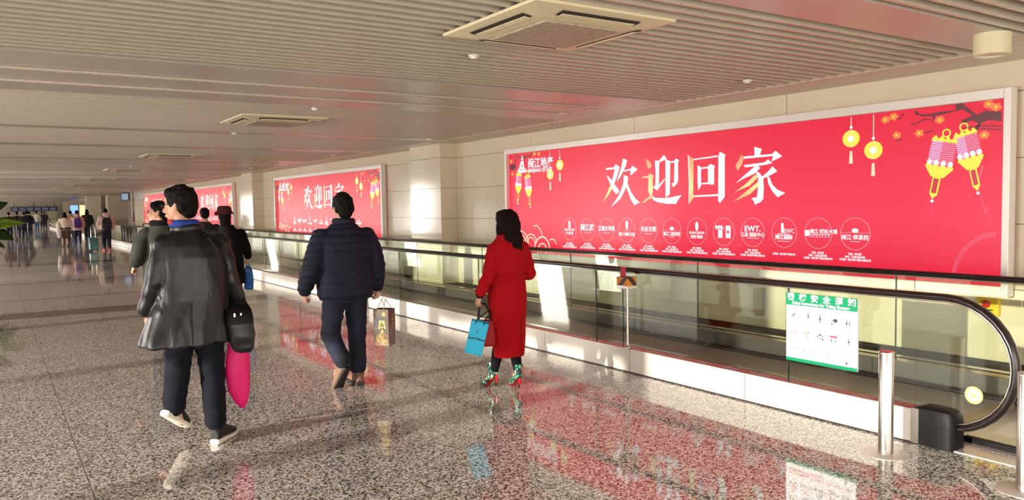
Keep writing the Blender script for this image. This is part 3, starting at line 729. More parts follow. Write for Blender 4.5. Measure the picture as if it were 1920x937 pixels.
nm = ['second air conditioning cassette from the camera, above the man in navy', 'third air conditioning cassette along the ceiling from the camera', 'fourth air conditioning cassette along the ceiling from the camera', 'fifth air conditioning cassette along the ceiling from the camera', 'sixth air conditioning cassette along the ceiling from the camera', 'farthest air conditioning cassette seen edge-on above the crowd']
for (x, y), l in zip(ca, nm): dup(t0, (x, y, CZ), l)
t = thing('downlight', 'white surface mounted cylinder downlight at the top right corner', 'ceiling light', (5.74, 2.72, CZ))
obj('housing', MB().lathe((0,0), [(0,0),(.115,0),(.115,-.14),(.10,-.145),(.098,-.12),(0,-.12)], 40), M['plastic'], t, smooth=True)
obj('reflector', MB().lathe((0,0), [(0,-.122),(.095,-.122),(.095,-.13),(.08,-.126),(0,-.124)], 32), M['steel'], t, smooth=True)
det = [(3.03,5.05,'smoke detector on the slats left below the nearest cassette'), (5.86,4.9,'smoke detector on the slats above the middle of the nearest poster'), (3.0,11.76,'smoke detector just beyond the second cassette'),
       (3.06,8.54,'smoke detector on the plain ceiling band before the second cassette'), (6.08,11.6,'smoke detector near the wall above the first pilaster'), (6.04,15.85,'smoke detector above the near end of the second poster'), (2.97,21.55,'smoke detector between the third and fourth cassettes'), (5.9,21.5,'smoke detector above the far end of the second poster'), (5.5,31.5,'smoke detector above the third poster')]
d0 = None
for x, y, l in det:
    if d0 is None:
        d0 = thing('smoke_detector', l, 'smoke detector', (x, y, CZ))
        obj('base', MB().lathe((0,0), [(0,.004),(.042,.004),(.042,-.010),(.036,-.013),(0,-.013)], 32), M['white'], d0, smooth=True)
        obj('sensor_head', MB().lathe((0,0), [(0,-.012),(.028,-.012),(.025,-.022),(.014,-.026),(0,-.026)], 32), M['white'], d0, smooth=True)
    else: dup(d0, (x, y, CZ), l)
# ------------------------------------------------------------------ people
def V(*a): return Vector(a)
def hand(mb, wp, d, n, th, s=1.0, curl=.5, fr=.0085):
    """palm, four fingers of different length and a thumb; d = fingers' direction, n = side they curl to, th = thumb side"""
    d, n, th = V(*d).normalized(), V(*n).normalized(), V(*th).normalized()
    wp = V(*wp)
    lens = [.070, .078, .072, .056]; offs = [.030, .010, -.011, -.030]
    for L, o in zip(lens, offs):
        k = wp+d*(.085*s-abs(o)*.15)+th*o*s
        mb.caps(wp+d*.012*s+th*o*.55*s, .0155*s, k, .0125*s, 10)
        p = k; dd = d.copy(); ax = dd.cross(n)
        for q, fl in enumerate((.44, .32, .24)):
            dd = (Quaternion(ax, curl*(1.0+.25*q)) @ dd).normalized()
            e = p+dd*L*fl*s; mb.caps(p, fr*s*(1-.08*q), e, fr*s*(.94-.1*q), 9); p = e
    p = wp+d*.02*s+th*.022*s; dd = (d*.75+th*.75+n*.3).normalized()
    e = p+dd*.042*s; mb.caps(p, .0135*s, e, .0105*s, 9)
    dd = (dd+n*.5*curl+d*.4).normalized(); e2 = e+dd*.030*s; mb.caps(e, .0105*s, e2, .009*s, 9)
    e3 = e2+(dd+n*.4*curl).normalized()*.022*s; mb.caps(e2, .009*s, e3, .0078*s, 9)

def head_mats(yaw, pitch=0, roll=0):
    # local head frame: +Y is where the face looks, yaw counter-clockwise (to the left)
    return Matrix.Rotation(yaw, 3, 'Z') @ Matrix.Rotation(pitch, 3, 'X') @ Matrix.Rotation(roll, 3, 'Y')
def add_head(mb, c, Q, s=1.0):
    c = V(*c); P = lambda x, y, z: c+Q @ (V(x, y, z)*s)
    r = lambda *a: tuple(q*s for q in a)
    mb.ball(P(0,-.012,.028), r(.074,.094,.088), Q)          # cranium
    mb.ball(P(0,.022,-.022), r(.062,.072,.088), Q)          # face
    mb.ball(P(0,.040,-.078), r(.040,.045,.032), Q)          # jaw
    mb.ball(P(0,.078,-.098), r(.018,.014,.014), Q)          # chin
    mb.caps(P(0,.088,.012), .009*s, P(0,.112,-.024), .0125*s, 10)   # nose
    for k in (-1, 1):
        mb.ball(P(.011*k,.102,-.028), r(.008,.009,.007), Q)
        mb.ball(P(.036*k,.066,-.028), r(.022,.022,.024), Q) # cheek
        mb.caps(P(.012*k,.084,.030), .009*s, P(.046*k,.070,.030), .008*s, 8)  # brow
        mb.ball(P(.030*k,.074,.010), r(.014,.011,.009), Q)  # lid
        mb.ball(P(.074*k,-.004,-.002), r(.010,.020,.033), Q) # ear
        mb.ball(P(.078*k,-.012,.012), r(.009,.014,.018), Q)
    mb.ball(P(0,.093,-.053), r(.024,.011,.006), Q)          # lips
    mb.ball(P(0,.092,-.064), r(.020,.010,.007), Q)
def face_details(parent, c, Q, s=1.0, glasses=False):
    c = V(*c); P = lambda x, y, z: c+Q @ (V(x, y, z)*s)
    e = MB(); 
    for k in (-1, 1): e.ball(P(.030*k,.0785,.010), .0095*s, None, 10, 0); e.ball(P(.030*k,.0865,.010), (.0045*s,)*3, None, 8, 1)
    obj('eyes', e, [M['eye'], M['black']], parent, smooth=True)
    m = MB(); m.ball(P(0,.098,-.058), (.021*s,.009*s,.0065*s), Q, 10); obj('lips', m, M['lip'], parent, smooth=True)
    b = MB()
    for k in (-1, 1): b.caps(P(.016*k,.092,.034), .0035*s, P(.046*k,.078,.036), .003*s, 6)
    obj('eyebrows', b, M['hair'], parent, smooth=True)
    if glasses:
        g = MB()
        for k in (-1, 1):
            g.tube([P(.033*k+.023*math.cos(a/12*2*PI), .104, .008+.017*math.sin(a/12*2*PI)) for a in range(12)], .0018, 6, closed=True)
            g.tube([P(.056*k,.104,.014), P(.080*k,.08,.016), P(.084*k,.0,.012), P(.082*k,-.02,.0)], .0018, 6)
        g.tube([P(-.010,.106,.012), P(0,.109,.015), P(.010,.106,.012)], .0018, 6)
        go = obj('glasses', g, M['black'], parent)
        l = MB()
        for k in (-1, 1): l.prism([(.021*math.cos(a/16*2*PI), .0155*math.sin(a/16*2*PI)) for a in range(16)], Q @ V(s,0,0), Q @ V(0,0,s), Q @ V(0,.001,0), P(.033*k, .104, .008))
        obj('lens', l, M['lens'], go)
M['eye'] = mat('eye_white', srgb(230,222,215), .2); M['lip'] = mat('lips', srgb(175,95,85), .45); M['lens'] = glass('spectacle_lens', (.95,.95,.95,1), 1.4)

def short_hair(parent, c, Q, s=1.0, m=None, back=.0, vox=.006, low=-.05):
    c = V(*c); P = lambda x, y, z: c+Q @ (V(x, y, z)*s); r = lambda *a: tuple(q*s for q in a)
    h = MB()
    h.ball(P(0,-.022,.046), r(.084,.100,.088), Q); h.ball(P(0,-.052,.012), r(.078,.070,.085), Q)
    h.ball(P(0,-.062,-.032), r(.062,.046,.052+abs(back)), Q); h.ball(P(0,.035,.088), r(.066,.050,.038), Q); h.ball(P(.02,.052,.082), r(.05,.032,.024), Q)
    for k in (-1, 1): h.ball(P(.068*k,.008,.036), r(.014,.036,.040), Q); h.ball(P(.070*k,-.045,.005), r(.013,.03,.045), Q)
    rnd = random.Random(3)
    for k in range(26):                                    # tufts
        a = rnd.uniform(0, 2*PI); e = rnd.uniform(.2, 1.4)
        p = V(.078*math.cos(a)*math.cos(e), -.022+.095*math.sin(a)*math.cos(e), .05+.082*math.sin(e))
        q = p+V(rnd.uniform(-.02,.02), .018, .004)
        h.caps(P(*p), .012*s, P(*q), .006*s, 7)
    def dp(co, nr): return nr*(noise.noise(co*28)*.004)
    return fuse('hair', h, vox, m or M['hair'], parent, 1, dp)

def wrinkle(amp, scale=6, st=(1,1,1), amp2=0):
    def f(co, nr):
        p = Vector((co.x*st[0], co.y*st[1], co.z*st[2]))*scale
        q = noise.noise(p); r = 1-abs(noise.noise(p*.8+V(5,3,1)))*2.2
        return nr*(q*amp+r*amp*.6+(noise.noise(p*3.1)*amp2))
    return f

def shoe(parent, heel, yaw, pitch, mats, L=.27, wd=.048, boot=0, sole=.028, s=1.0):
    """heel point on the sole, yaw 0 = toes to +Y, pitch > 0 raises the heel about the toes"""
    Q = Matrix.Rotation(yaw, 4, 'Z') @ Matrix.Rotation(-pitch, 4, 'X')
    X = Matrix.Translation(heel) @ Q
    def rowy(y, w_, z0, z1, n=16, e=2.6):
        L_ = []
        for i in range(n):
            t = 2*PI*i/n; c, d = math.cos(t), math.sin(t)
            L_.append((w_*math.copysign(abs(c)**(2/e), c), y, (z0+z1)/2+(z1-z0)/2*math.copysign(abs(d)**(2/e), d)))
        return L_
    so = MB(); prof = [(0,.6),(.02,.8),(.08,.82),(.15,.9),(.2,1.02),(.24,.95),(.262,.7),(.27,.4)]
    so.rings([rowy(y*L/.27, wd*k, 0, sole*(1.25 if y < .12 else .9)) for y, k in prof]).xf(X)
    up = MB(); ht = [(.004,.55,.075),(.03,.78,.095),(.07,.80,.10),(.11,.80,.095),(.15,.86,.078),(.2,.94,.058),(.24,.86,.048),(.262,.55,.036)]
    up.rings([rowy(y*L/.27, wd*k*.96, sole*.6, h*s) for y, k, h in ht], None)
    if boot: up.loft([(0,.05,.06,.042,.052),(0,.048,.09,.044,.052),(0,.045,.09+boot,.05,.055)], 20)
    up.xf(X)
    u = fuse('shoe', up, .006, mats[0], parent, 2)
    obj('sole', so, mats[1], u, smooth=True)
    if len(mats) > 2:
        lc = MB()
        for k in range(4): lc.tube([X @ V(-.022,.12+.022*k,.098-.008*k), X @ V(0,.122+.022*k,.106-.008*k), X @ V(.022,.12+.022*k,.098-.008*k)], .003, 6)
        obj('laces', lc, mats[2], u)
    return u
def body_mesh(parent, J, Q, hs=1.0, vox=.006, hands=True, leg=True, torso=1.0, hd=None):
    b = MB(); t = torso
    add_head(b, J['head'], Q, hs)
    nk = V(*J['neck']); b.caps(nk, .056*t, V(*J['head'])+V(0,0,-.05), .05*t, 16)
    ch = V(*J['chest']); hp = V(*J['hips'])
    b.caps(nk+V(0,0,.0), .055*t, nk+V(0,0,-.05), .075*t)
    b.loft([(hp.x,hp.y,hp.z-.08,.12*t,.09*t),(hp.x,hp.y,hp.z,.15*t,.10*t),((hp.x+ch.x)/2,(hp.y+ch.y)/2,(hp.z+ch.z)/2,.125*t,.09*t),(ch.x,ch.y,ch.z,.15*t,.10*t),(ch.x,ch.y,ch.z+.12,.155*t,.09*t),(nk.x,nk.y,nk.z-.03,.07*t,.06*t)], 24)
    for sd in 'LR':
        S_, E_, W_ = (V(*J[k+sd]) for k in ('sh', 'el', 'wr'))
        b.caps(ch+V(0,0,.10), .06*t, S_, .055*t); b.chain([(S_, .052*t), ((S_+E_)/2, .046*t), (E_, .038*t), ((E_+W_)/2, .035*t), (W_, .025*t)])
        if hands: hand(b, W_, *J['hand'+sd])
        if leg:
            H_, K_, A_ = (V(*J[k+sd]) for k in ('hp', 'kn', 'an'))
            b.caps(hp, .09*t, H_, .085*t); b.chain([(H_, .085*t), ((H_+K_)/2, .068*t), (K_, .05*t), (K_*.6+A_*.4, .05*t), (A_, .033*t)])
            b.caps(A_, .034*t, V(*J['toe'+sd]), .026*t)
    return fuse('body', b, vox, M['skin'], parent, 1)
def trousers(parent, J, m, r=(.105,.085,.068,.062), vox=.011, dp=None, waist=.17, zt=None):
    b = MB(); hp = V(*J['hips'])
    b.loft([(hp.x,hp.y,hp.z-.10,waist*.9,.115),(hp.x,hp.y,hp.z,waist,.125),(hp.x,hp.y,zt or hp.z+.12,waist*.92,.11)], 24)
    for sd in 'LR':
        H_, K_, A_ = (V(*J[k+sd]) for k in ('hp', 'kn', 'an'))
        A2 = A_+(K_-A_).normalized()*.005
        b.chain([(H_, r[0]), ((H_+K_)/2, (r[0]+r[1])/2), (K_, r[1]), ((K_+A_)/2, r[2]+.004), (A2, r[3])], 18)
    return fuse('trousers', b, vox, m, parent, 2, dp or wrinkle(.006, 9, (1,1,2.2), .001))

# --- materials of clothes
M['leather'] = bump(mat('black_leather', srgb(13,14,18), .4, 0, .5), 9, .5, .03, 3, (1,1,.4))
M['wool_black'] = bump(mat('black_wool', srgb(10,9,11), .9, 0, .2), 90, .3, .004)
M['jean_black'] = bump(mat('black_jeans', srgb(15,17,27), .9, 0, .25), 120, .2, .003)
M['navy_puff'] = bump(mat('navy_puffer', srgb(15,16,38), .7, 0, .35), 70, .2, .003)
M['jean_navy'] = mottle(bump(mat('dark_denim', srgb(24,32,54), .85), 120, .25, .003), srgb(9,13,27), srgb(24,34,60), 5, 3, .4, .8)
M['red_wool'] = bump(mat('red_wool', srgb(172,12,24), .95, 0, .2), 120, .35, .004)
M['green_parka'] = bump(mat('dark_green_parka', srgb(36,38,31), .8), 60, .3, .005)
M['scarf'] = mat('blue_scarf', srgb(30,62,150), .8); M['scarf_red'] = mat('red_scarf_edge', srgb(190,50,45), .8)
M['shoe_black'] = mat('black_sneaker', srgb(16,15,17), .6); M['sole_white'] = mat('white_sole', srgb(235,228,212), .5)
M['boot_brown'] = bump(mat('tan_boot', srgb(122,90,68), .7), 60, .3, .004); M['sole_dark'] = mat('dark_sole', srgb(40,30,26), .7)

# 1 --- man in the long black leather coat ------------------------------------------------
R = thing('person', 'man in a long black leather coat and black jeans walking away, head turned left', 'person', (1.12, 5.62, 0))
Q1 = head_mats(math.radians(52), math.radians(-4))
J = dict(head=(-.055,.03,1.625), neck=(-.03,.0,1.48), chest=(0,0,1.24), hips=(0,-.0,.92),
         shL=(-.165,0,1.355), elL=(-.237,-.04,1.14), wrL=(-.272,.05,.93), handL=((-.1,.25,-.9),(.9,.2,0),(0,.9,.3),1,.5),
         shR=(.17,0,1.35), elR=(.245,-.02,1.12), wrR=(.305,.04,.86), handR=((0,.1,-1),(-1,.1,0),(0,1,0),1,.9),
         hpL=(-.085,0,.86), knL=(-.105,.05,.53), anL=(-.14,.04,.27), toeL=(-.08,.13,.14),
         hpR=(.09,0,.86), knR=(.115,.03,.48), anR=(.11,-.03,.15), toeR=(.17,.08,.05))
body_mesh(R, J, Q1, .98, .0055)
face_details(R, J['head'], Q1, .98, True)
short_hair(R, J['head'], Q1, 1.05)
trousers(R, J, M['jean_black'], (.105,.082,.073,.07))
c = MB()
c.loft([(-.055,-.0,.705,.285,.21,.0),(-.05,0,.74,.28,.205),(-.03,0,.86,.255,.185),(-.01,0,1.0,.232,.165),(0,0,1.15,.225,.155),(0,0,1.28,.232,.148),(0,0,1.36,.225,.13),(-.01,0,1.43,.16,.105),(-.02,0,1.47,.095,.09)], 48, 2.2)
c.chain([(V(-.175,0,1.375), .074), (V(-.208,-.03,1.25), .066), (V(-.236,-.04,1.14), .060), (V(-.258,.01,1.03), .056), (V(-.275,.05,.955), .054)], 20)
c.chain([(V(.18,0,1.37), .074), (V(.216,-.02,1.25), .065), (V(.244,-.02,1.12), .059), (V(.285,.01,1.0), .056), (V(.30,.03,.90), .052)], 20)
coat = fuse('leather_coat', c, .009, M['leather'], R, 2, lambda co, nr: wrinkle(.010, 5, (1.3,1,.55), .0015)(co, nr)+nr*.010*math.sin(9*math.atan2(co.y,co.x+.04)+2*noise.noise(co*3))*max(0,min(1,(1.0-co.z)/.3))+nr*.003*math.sin(co.z*38+6*noise.noise(co*5))*(1 if abs(co.x)>.21 and co.z>.9 else 0))
cl = MB(); cl.tube([V(-.02+.09*math.cos(a), -.005+.085*math.sin(a), 1.475+.012*math.sin(a*1.0+2)) for a in [2*PI*k/24 for k in range(24)]], .024, 10, closed=True, flat=.6)
obj('coat_collar', cl, M['leather'], coat, smooth=True)
sl = MB(); sl.obox((-.05,-.205,.86),(.0025,0,0),(0,.004,0),(0,0,.14)); obj('back_vent', sl, M['black'], coat)
sc = MB(); sc.tube([V(-.035+.073*math.cos(a), .005+.07*math.sin(a), 1.51) for a in [2*PI*k/24 for k in range(24)]], .026, 10, closed=True)
so_ = fuse('scarf', sc, .006, M['scarf'], R, 2, wrinkle(.005, 20))
s2 = MB(); s2.tube([V(-.035+.088*math.cos(a), .005+.085*math.sin(a), 1.505+.02*math.cos(a-2.6)) for a in [1.5+2.2*k/12 for k in range(13)]], .016, 8); obj('scarf_edge', s2, M['scarf_red'], so_, smooth=True)
shoe(R, (-.215,-.01,.235), math.radians(-42), math.radians(31), [M['shoe_black'], M['sole_white'], M['white']], L=.30, wd=.053, sole=.034, s=1.3)
shoe(R, (.085,-.085,.0), math.radians(-38), math.radians(0), [M['shoe_black'], M['sole_white'], M['white']], L=.30, wd=.053, sole=.034, s=1.3)
# his shoulder bag and the pink bag
t = thing('shoulder_bag', 'black leather shoulder bag with buckles at the leather-coated man\'s right side', 'bag', (1.395, 5.52, .62))
b = MB(); b.loft([(.02,0,.0,.05,.045),(.02,0,.03,.075,.06),(.01,0,.12,.09,.066),(0,0,.22,.092,.06),(-.005,0,.29,.085,.045),(-.005,0,.315,.06,.02)], 32, 2.6)
bb_ = fuse('bag_body', b, .007, mat('bag_leather', srgb(26,25,25), .4), t, 2, wrinkle(.004, 12))
fl = MB(); fl.loft([(-.004,-.01,.20,.094,.062),(-.005,-.008,.25,.094,.060),(-.006,0,.30,.086,.045),(-.006,0,.322,.06,.02)], 32, 2.8); obj('flap', fl, M['black'], t, smooth=True)
bk = MB(); bk.box(-.055,-.043,-.078,-.070,.255,.28); bk.box(-.012,-.002,-.078,-.070,.262,.278); obj('buckles', bk, M['polished'], t)
st = MB(); st.tube([(-.085,0,.29),(-.085,-.05,.45),(-.10,-.115,.60),(-.15,-.155,.72),(-.20,-.11,.80),(-.215,0,.83),(-.2,.1,.79),(-.14,.16,.7),(-.02,.12,.5),(.06,.05,.32),(.075,0,.28)], .014, 8, flat=.25); obj('strap', st, M['black'], t, smooth=True)
t = thing('shopping_bag', 'drooping bright pink fabric bag in the leather-coated man\'s right hand', 'bag', (1.42, 5.66, .20))
b = MB(); b.loft([(.01,0,.0,.012,.01),(.0,0,.04,.045,.03),(-.005,0,.13,.078,.05),(-.01,0,.25,.085,.055),(-.01,0,.36,.08,.05),(-.01,.0,.47,.062,.035),(.0,.0,.545,.03,.02),(.005,0,.60,.018,.014)], 32, 2)
fuse('bag_body', b, .007, mat('pink_fabric', srgb(235,20,115), .55), t, 2, wrinkle(.008, 9, (1.5,1,.4)))

# 2 --- man in the navy puffer jacket -----------------------------------------------------
R = thing('person', 'man in a navy padded jacket and dark jeans walking away with a maroon bag', 'person', (2.615, 6.66, 0))
Q2 = head_mats(math.radians(0), math.radians(-8))
J = dict(head=(.005,.03,1.585), neck=(0,0,1.46), chest=(0,0,1.22), hips=(-.01,0,.86),
         shL=(-.20,0,1.35), elL=(-.32,-.03,1.08), wrL=(-.35,.07,.87), handL=((.1,.3,-.9),(.9,.3,0),(0,.9,.3),1,.7),
         shR=(.20,0,1.35), elR=(.29,-.03,1.08), wrR=(.305,.01,.855), handR=((0,.1,-1),(-1,.1,0),(0,1,0),.95,1.1),
         hpL=(-.105,0,.80), knL=(-.14,.04,.47), anL=(-.075,-.07,.25), toeL=(-.10,.02,.12),
         hpR=(.095,0,.80), knR=(.115,.05,.44), anR=(.092,-.01,.16), toeR=(.10,.1,.05))
body_mesh(R, J, Q2, .98, .0055)
face_details(R, J['head'], Q2, .98)
short_hair(R, J['head'], Q2, 1.07, back=.012)
trousers(R, J, M['jean_navy'], (.105,.082,.074,.074))
c = MB()
c.loft([(0,0,.79,.235,.15),(0,0,.83,.25,.165),(0,0,.95,.255,.17),(0,0,1.1,.262,.172),(0,0,1.22,.268,.165),(0,0,1.33,.25,.145),(0,0,1.40,.18,.12),(0,0,1.455,.10,.10)], 48, 2.3)
for sd, pts in ((-1, [(-.21,0,1.335,.088),(-.27,-.02,1.21,.086),(-.32,-.03,1.08,.08),(-.34,.02,.97,.075),(-.35,.06,.895,.064)]), (1, [(.21,0,1.335,.088),(.26,-.02,1.21,.086),(.29,-.03,1.08,.08),(.30,-.01,.97,.074),(.305,.005,.89,.062)])):
    c.chain([(V(*p[:3]), p[3]) for p in pts], 22)
def quilt(co, nr):
    b_ = abs(math.sin(co.z*PI/.062+.5*noise.noise(co*5)))
    return nr*(.009*(b_**.5)-.006+noise.noise(co*22)*.003)
ja = fuse('padded_jacket', c, .010, M['navy_puff'], R, 1, quilt)
cl = MB(); cl.tube([V(.085*math.cos(a), .0+.08*math.sin(a), 1.475) for a in [2*PI*k/24 for k in range(24)]], .030, 10, closed=True, flat=.7); obj('jacket_collar', cl, M['navy_puff'], ja, smooth=True)
shoe(R, (-.045,-.135,.185), math.radians(20), math.radians(56), [M['boot_brown'], M['sole_dark'], M['sole_dark']], L=.30, wd=.056, boot=.04, sole=.034, s=1.15)
shoe(R, (.09,-.07,.0), math.radians(-4), math.radians(0), [M['boot_brown'], M['sole_dark'], M['sole_dark']], L=.30, wd=.056, boot=.03, sole=.034, s=1.15)
def paper_bag(name, label, loc, rz, W, D, H, mats, grip, deco=None, tilt=None, cat='bag'):
    t = thing(name, label, cat, loc, rz)
    if tilt: t.rotation_euler = (tilt[0], tilt[1], rz)
    b = MB(); th = .002
    b.box(-W/2, W/2, -D/2, -D/2+th, 0, H, 0); b.box(-W/2, W/2, D/2-th, D/2, 0, H, 0)
    b.box(-W/2, -W/2+th, -D/2, D/2, 0, H, 1); b.box(W/2-th, W/2, -D/2, D/2, 0, H, 1); b.box(-W/2, W/2, -D/2, D/2, 0, .003, 0)
    obj('bag_body', b, mats[:2], t)
    for y in (-D/2-.002, D/2+.002):
        g = V(*grip)
        h = MB(); h.tube([V(-W*.25, y, H-.02), V(-W*.22, y, H+.01), g+V(-.018,0,-.01), g+V(0, 0, .004), g+V(.018,0,-.01), V(W*.22, y, H+.01), V(W*.25, y, H-.02)], .0035, 8)
        obj('handle', h, mats[2], t, smooth=True)
    if deco: deco(t, W, D, H)
    return t
M['bag_maroon'] = mat('maroon_paper', srgb(92,14,22), .35); M['bag_grey'] = mottle(mat('bronze_paper', srgb(96,84,62), .35), srgb(70,62,52), srgb(150,120,70), 6)
M['gold'] = mat('gold_foil', srgb(226,180,90), .3, .6); M['cord'] = mat('cord_beige', srgb(210,196,160), .7)
def wine_deco(t, W, D, H):
    m = MB()
    for i, ch in enumerate('大师贡酒'): text_into(m, ch, .030, (W/2+.0012, .012, H-.07-.038*i), (0,1,0), (0,0,1), (.0008,0,0), 0, 'CENTER', 1, .015)
    for i, ch in enumerate('元酒鼎造'): text_into(m, ch, .016, (W/2+.0012, -.028, H-.15-.022*i), (0,1,0), (0,0,1), (.0008,0,0), 0, 'CENTER', 1, .015)
    text_into(m, '风', .085, (.01, -D/2-.0012, H-.17), (1,0,0), (0,0,1), (0,-.0008,0), 0, 'CENTER', .9, .02)
    text_into(m, '味', .04, (.03, -D/2-.0012, H-.06), (1,0,0), (0,0,1), (0,-.0008,0), 0, 'CENTER', .9, .02)
    text_into(m, '大', .04, (.01, -D/2-.0012, H-.215), (1,0,0), (0,0,1), (0,-.0008,0), 0, 'CENTER', .9, .02)
    obj('gold_lettering', m, M['gold'], t)
    k = MB(); k.prism([(.005+.058*math.cos(a/20*2*PI), .07+.05*math.sin(a/20*2*PI)) for a in range(20)], (1,0,0), (0,0,1), (0,-.0008,0), (0,-D/2-.0008,0))
    obj('printed_dish', k, mottle(mat('dish_print', srgb(200,150,80), .4), srgb(120,80,40), srgb(240,205,130), 22), t)
paper_bag('gift_bag', 'maroon and bronze gift bag with gold lettering in the hand of the man in navy', (2.955, 6.60, .345), math.radians(-52), .15, .13, .33,
          [M['bag_grey'], M['bag_maroon'], M['cord']], (-.015, .02, .425), wine_deco)

# 3 --- woman in the long red coat ----------------------------------------------------------
R = thing('person', 'woman in a long red coat and patterned high heels walking away, carrying two bags', 'person', (3.70, 5.68, 0))
Q3 = head_mats(math.radians(0), math.radians(-12))
J = dict(head=(.015,.03,1.455), neck=(.01,0,1.33), chest=(0,0,1.10), hips=(-.01,0,.80),
         shL=(-.14,.005,1.205), elL=(-.205,-.03,1.02), wrL=(-.268,.02,.83), handL=((-.25,.15,-.95),(.9,.2,0),(0,1,0),.85,.85),
         shR=(.14,.005,1.205), elR=(.225,-.02,.99), wrR=(.18,.17,1.02), handR=((-.6,.8,.1),(-.5,-.4,0),(0,0,1),.85,.7),
         hpL=(-.08,0,.74), knL=(-.075,.02,.43), anL=(-.085,.10,.17), toeL=(-.085,.16,.10),
         hpR=(.07,0,.74), knR=(.06,.02,.42), anR=(.078,-.02,.16), toeR=(.085,.04,.10))
body_mesh(R, J, Q3, .93, .005, torso=.78)
face_details(R, J['head'], Q3, .93)
lg = MB()
for sd in 'LR': lg.chain([(V(*J['hp'+sd]), .085), (V(*J['kn'+sd]), .056), ((V(*J['kn'+sd])*.55+V(*J['an'+sd])*.45), .052), (V(*J['an'+sd]), .037)], 18)
fuse('leggings', lg, .009, M['wool_black'], R, 2)
c = MB()
c.loft([(.0,0,.295,.136,.115),(.0,0,.31,.138,.12),(-.0,0,.45,.148,.13),(-.002,0,.65,.163,.14),(-.005,0,.8,.175,.145),(-.005,0,.93,.168,.135),(0,0,1.0,.155,.122),(0,0,1.1,.166,.126),(0,0,1.2,.176,.125),(.0,0,1.27,.145,.105),(.005,0,1.33,.075,.075)], 48, 2.1)
c.chain([(V(-.145,0,1.215), .062), (V(-.178,-.02,1.12), .057), (V(-.208,-.03,1.02), .053), (V(-.245,-.005,.92), .049), (V(-.264,.012,.865), .046)], 20)
c.chain([(V(.15,0,1.215), .062), (V(.192,-.015,1.11), .058), (V(.226,-.02,.99), .054), (V(.21,.08,.985), .051), (V(.185,.15,1.01), .047)], 20)
c.tube([V(.005+.072*math.cos(a), .0+.07*math.sin(a), 1.325) for a in [2*PI*k/24 for k in range(24)]], .022, 10, closed=True)
rc = fuse('red_coat', c, .009, M['red_wool'], R, 2, lambda co, nr: wrinkle(.009, 6, (1.2,1,.6), .001)(co, nr)+nr*(.004*math.sin(co.z*60+5*noise.noise(co*6)) if abs(co.x)>.165 and co.z>.84 else -.008*math.exp(-((co.z-.985-.01*math.sin(co.x*20))/.014)**2)))
sv = MB(); sv.obox((.045,-.136,.5),(.0018,0,0),(0,.002,0),(0,0,.19)); obj('back_seam', sv, mat('seam_red', srgb(120,8,16), .9), rc)
be = MB(); be.tube([V(.168*math.cos(a), .128*math.sin(a), .985) for a in [2*PI*k/36 for k in range(36)]], .013, 8, closed=True, flat=.5); obj('waist_seam', be, M['red_wool'], rc, smooth=True)
cf = MB(); cf.caps((-.262,.010,.872), .043, (-.268,.016,.845), .039); obj('cuff', cf, M['black'], rc, smooth=True)
h = MB(); P = lambda x, y, z: V(.015, .03, 1.455)+V(x, y, z)
h.ball(P(0,-.02,.022), (.100,.102,.088)); h.ball(P(0,-.055,-.045), (.108,.072,.11)); h.ball(P(-.06,-.02,-.075), (.048,.06,.095)); h.ball(P(.068,-.02,-.095), (.046,.06,.11))
h.ball(P(.015,-.085,-.15), (.10,.06,.10)); h.ball(P(.02,-.105,-.22), (.078,.045,.085)); h.ball(P(.01,-.115,-.29), (.042,.03,.06)); h.ball(P(0,.04,.06), (.07,.04,.04))
rnd = random.Random(5)
for k in range(30):
    a = rnd.uniform(-.085, .085); z_ = rnd.uniform(-.02, -.12)
    h.tube([P(a, -.085+abs(a)*.4, z_), P(a*.95+rnd.uniform(-.012,.012), -.115+abs(a)*.5, z_-.08), P(a*.7+rnd.uniform(-.02,.02), -.125+abs(a)*.4, z_-.17-rnd.uniform(0,.05))], [.010,.012,.003], 7)
for q in ((.075,-.02,-.12,.105,-.01,-.2,.125,-.03,-.25), (.09,-.03,-.1,.12,-.02,-.16,.13,-.01,-.2)): h.tube([P(*q[:3]), P(*q[3:6]), P(*q[6:])], [.014,.010,.003], 7)
fuse('long_hair', h, .006, M['hair_brown'], R, 1, lambda co, nr: nr*(noise.noise(Vector((co.x*45, co.y*45, co.z*7)))*.007))
# patterned ankle boots with red soles
def snake():
    m = mat('patterned_boot', srgb(20,40,40), .35); b = m.node_tree.nodes['Principled BSDF']
    tc = nd(m, 'ShaderNodeTexCoord'); v = nd(m, 'ShaderNodeTexVoronoi'); v.inputs['Scale'].default_value = 100; mp = nd(m, 'ShaderNodeMapping'); mp.inputs['Scale'].default_value = (1.2,1,.55)
    r = nd(m, 'ShaderNodeValToRGB'); r.color_ramp.interpolation = 'CONSTANT'; r.color_ramp.elements[0].color = srgb(12,20,24); r.color_ramp.elements[1].position = .5; r.color_ramp.elements[1].color = srgb(30,150,120)
    for p_, c_ in ((.62, srgb(235,235,190)), (.7, srgb(16,24,30)), (.84, srgb(60,175,140))): e = r.color_ramp.elements.new(p_); e.color = c_
    sp = nd(m, 'ShaderNodeSeparateColor'); lk(m, tc.outputs['Object'], mp.inputs[0]); lk(m, mp.outputs[0], v.inputs['Vector']); lk(m, v.outputs['Color'], sp.inputs[0]); lk(m, sp.outputs[0], r.inputs[0]); lk(m, r.outputs[0], b.inputs['Base Color']); return m
M['snake'] = snake(); M['red_sole'] = mat('red_sole', srgb(190,15,25), .3)
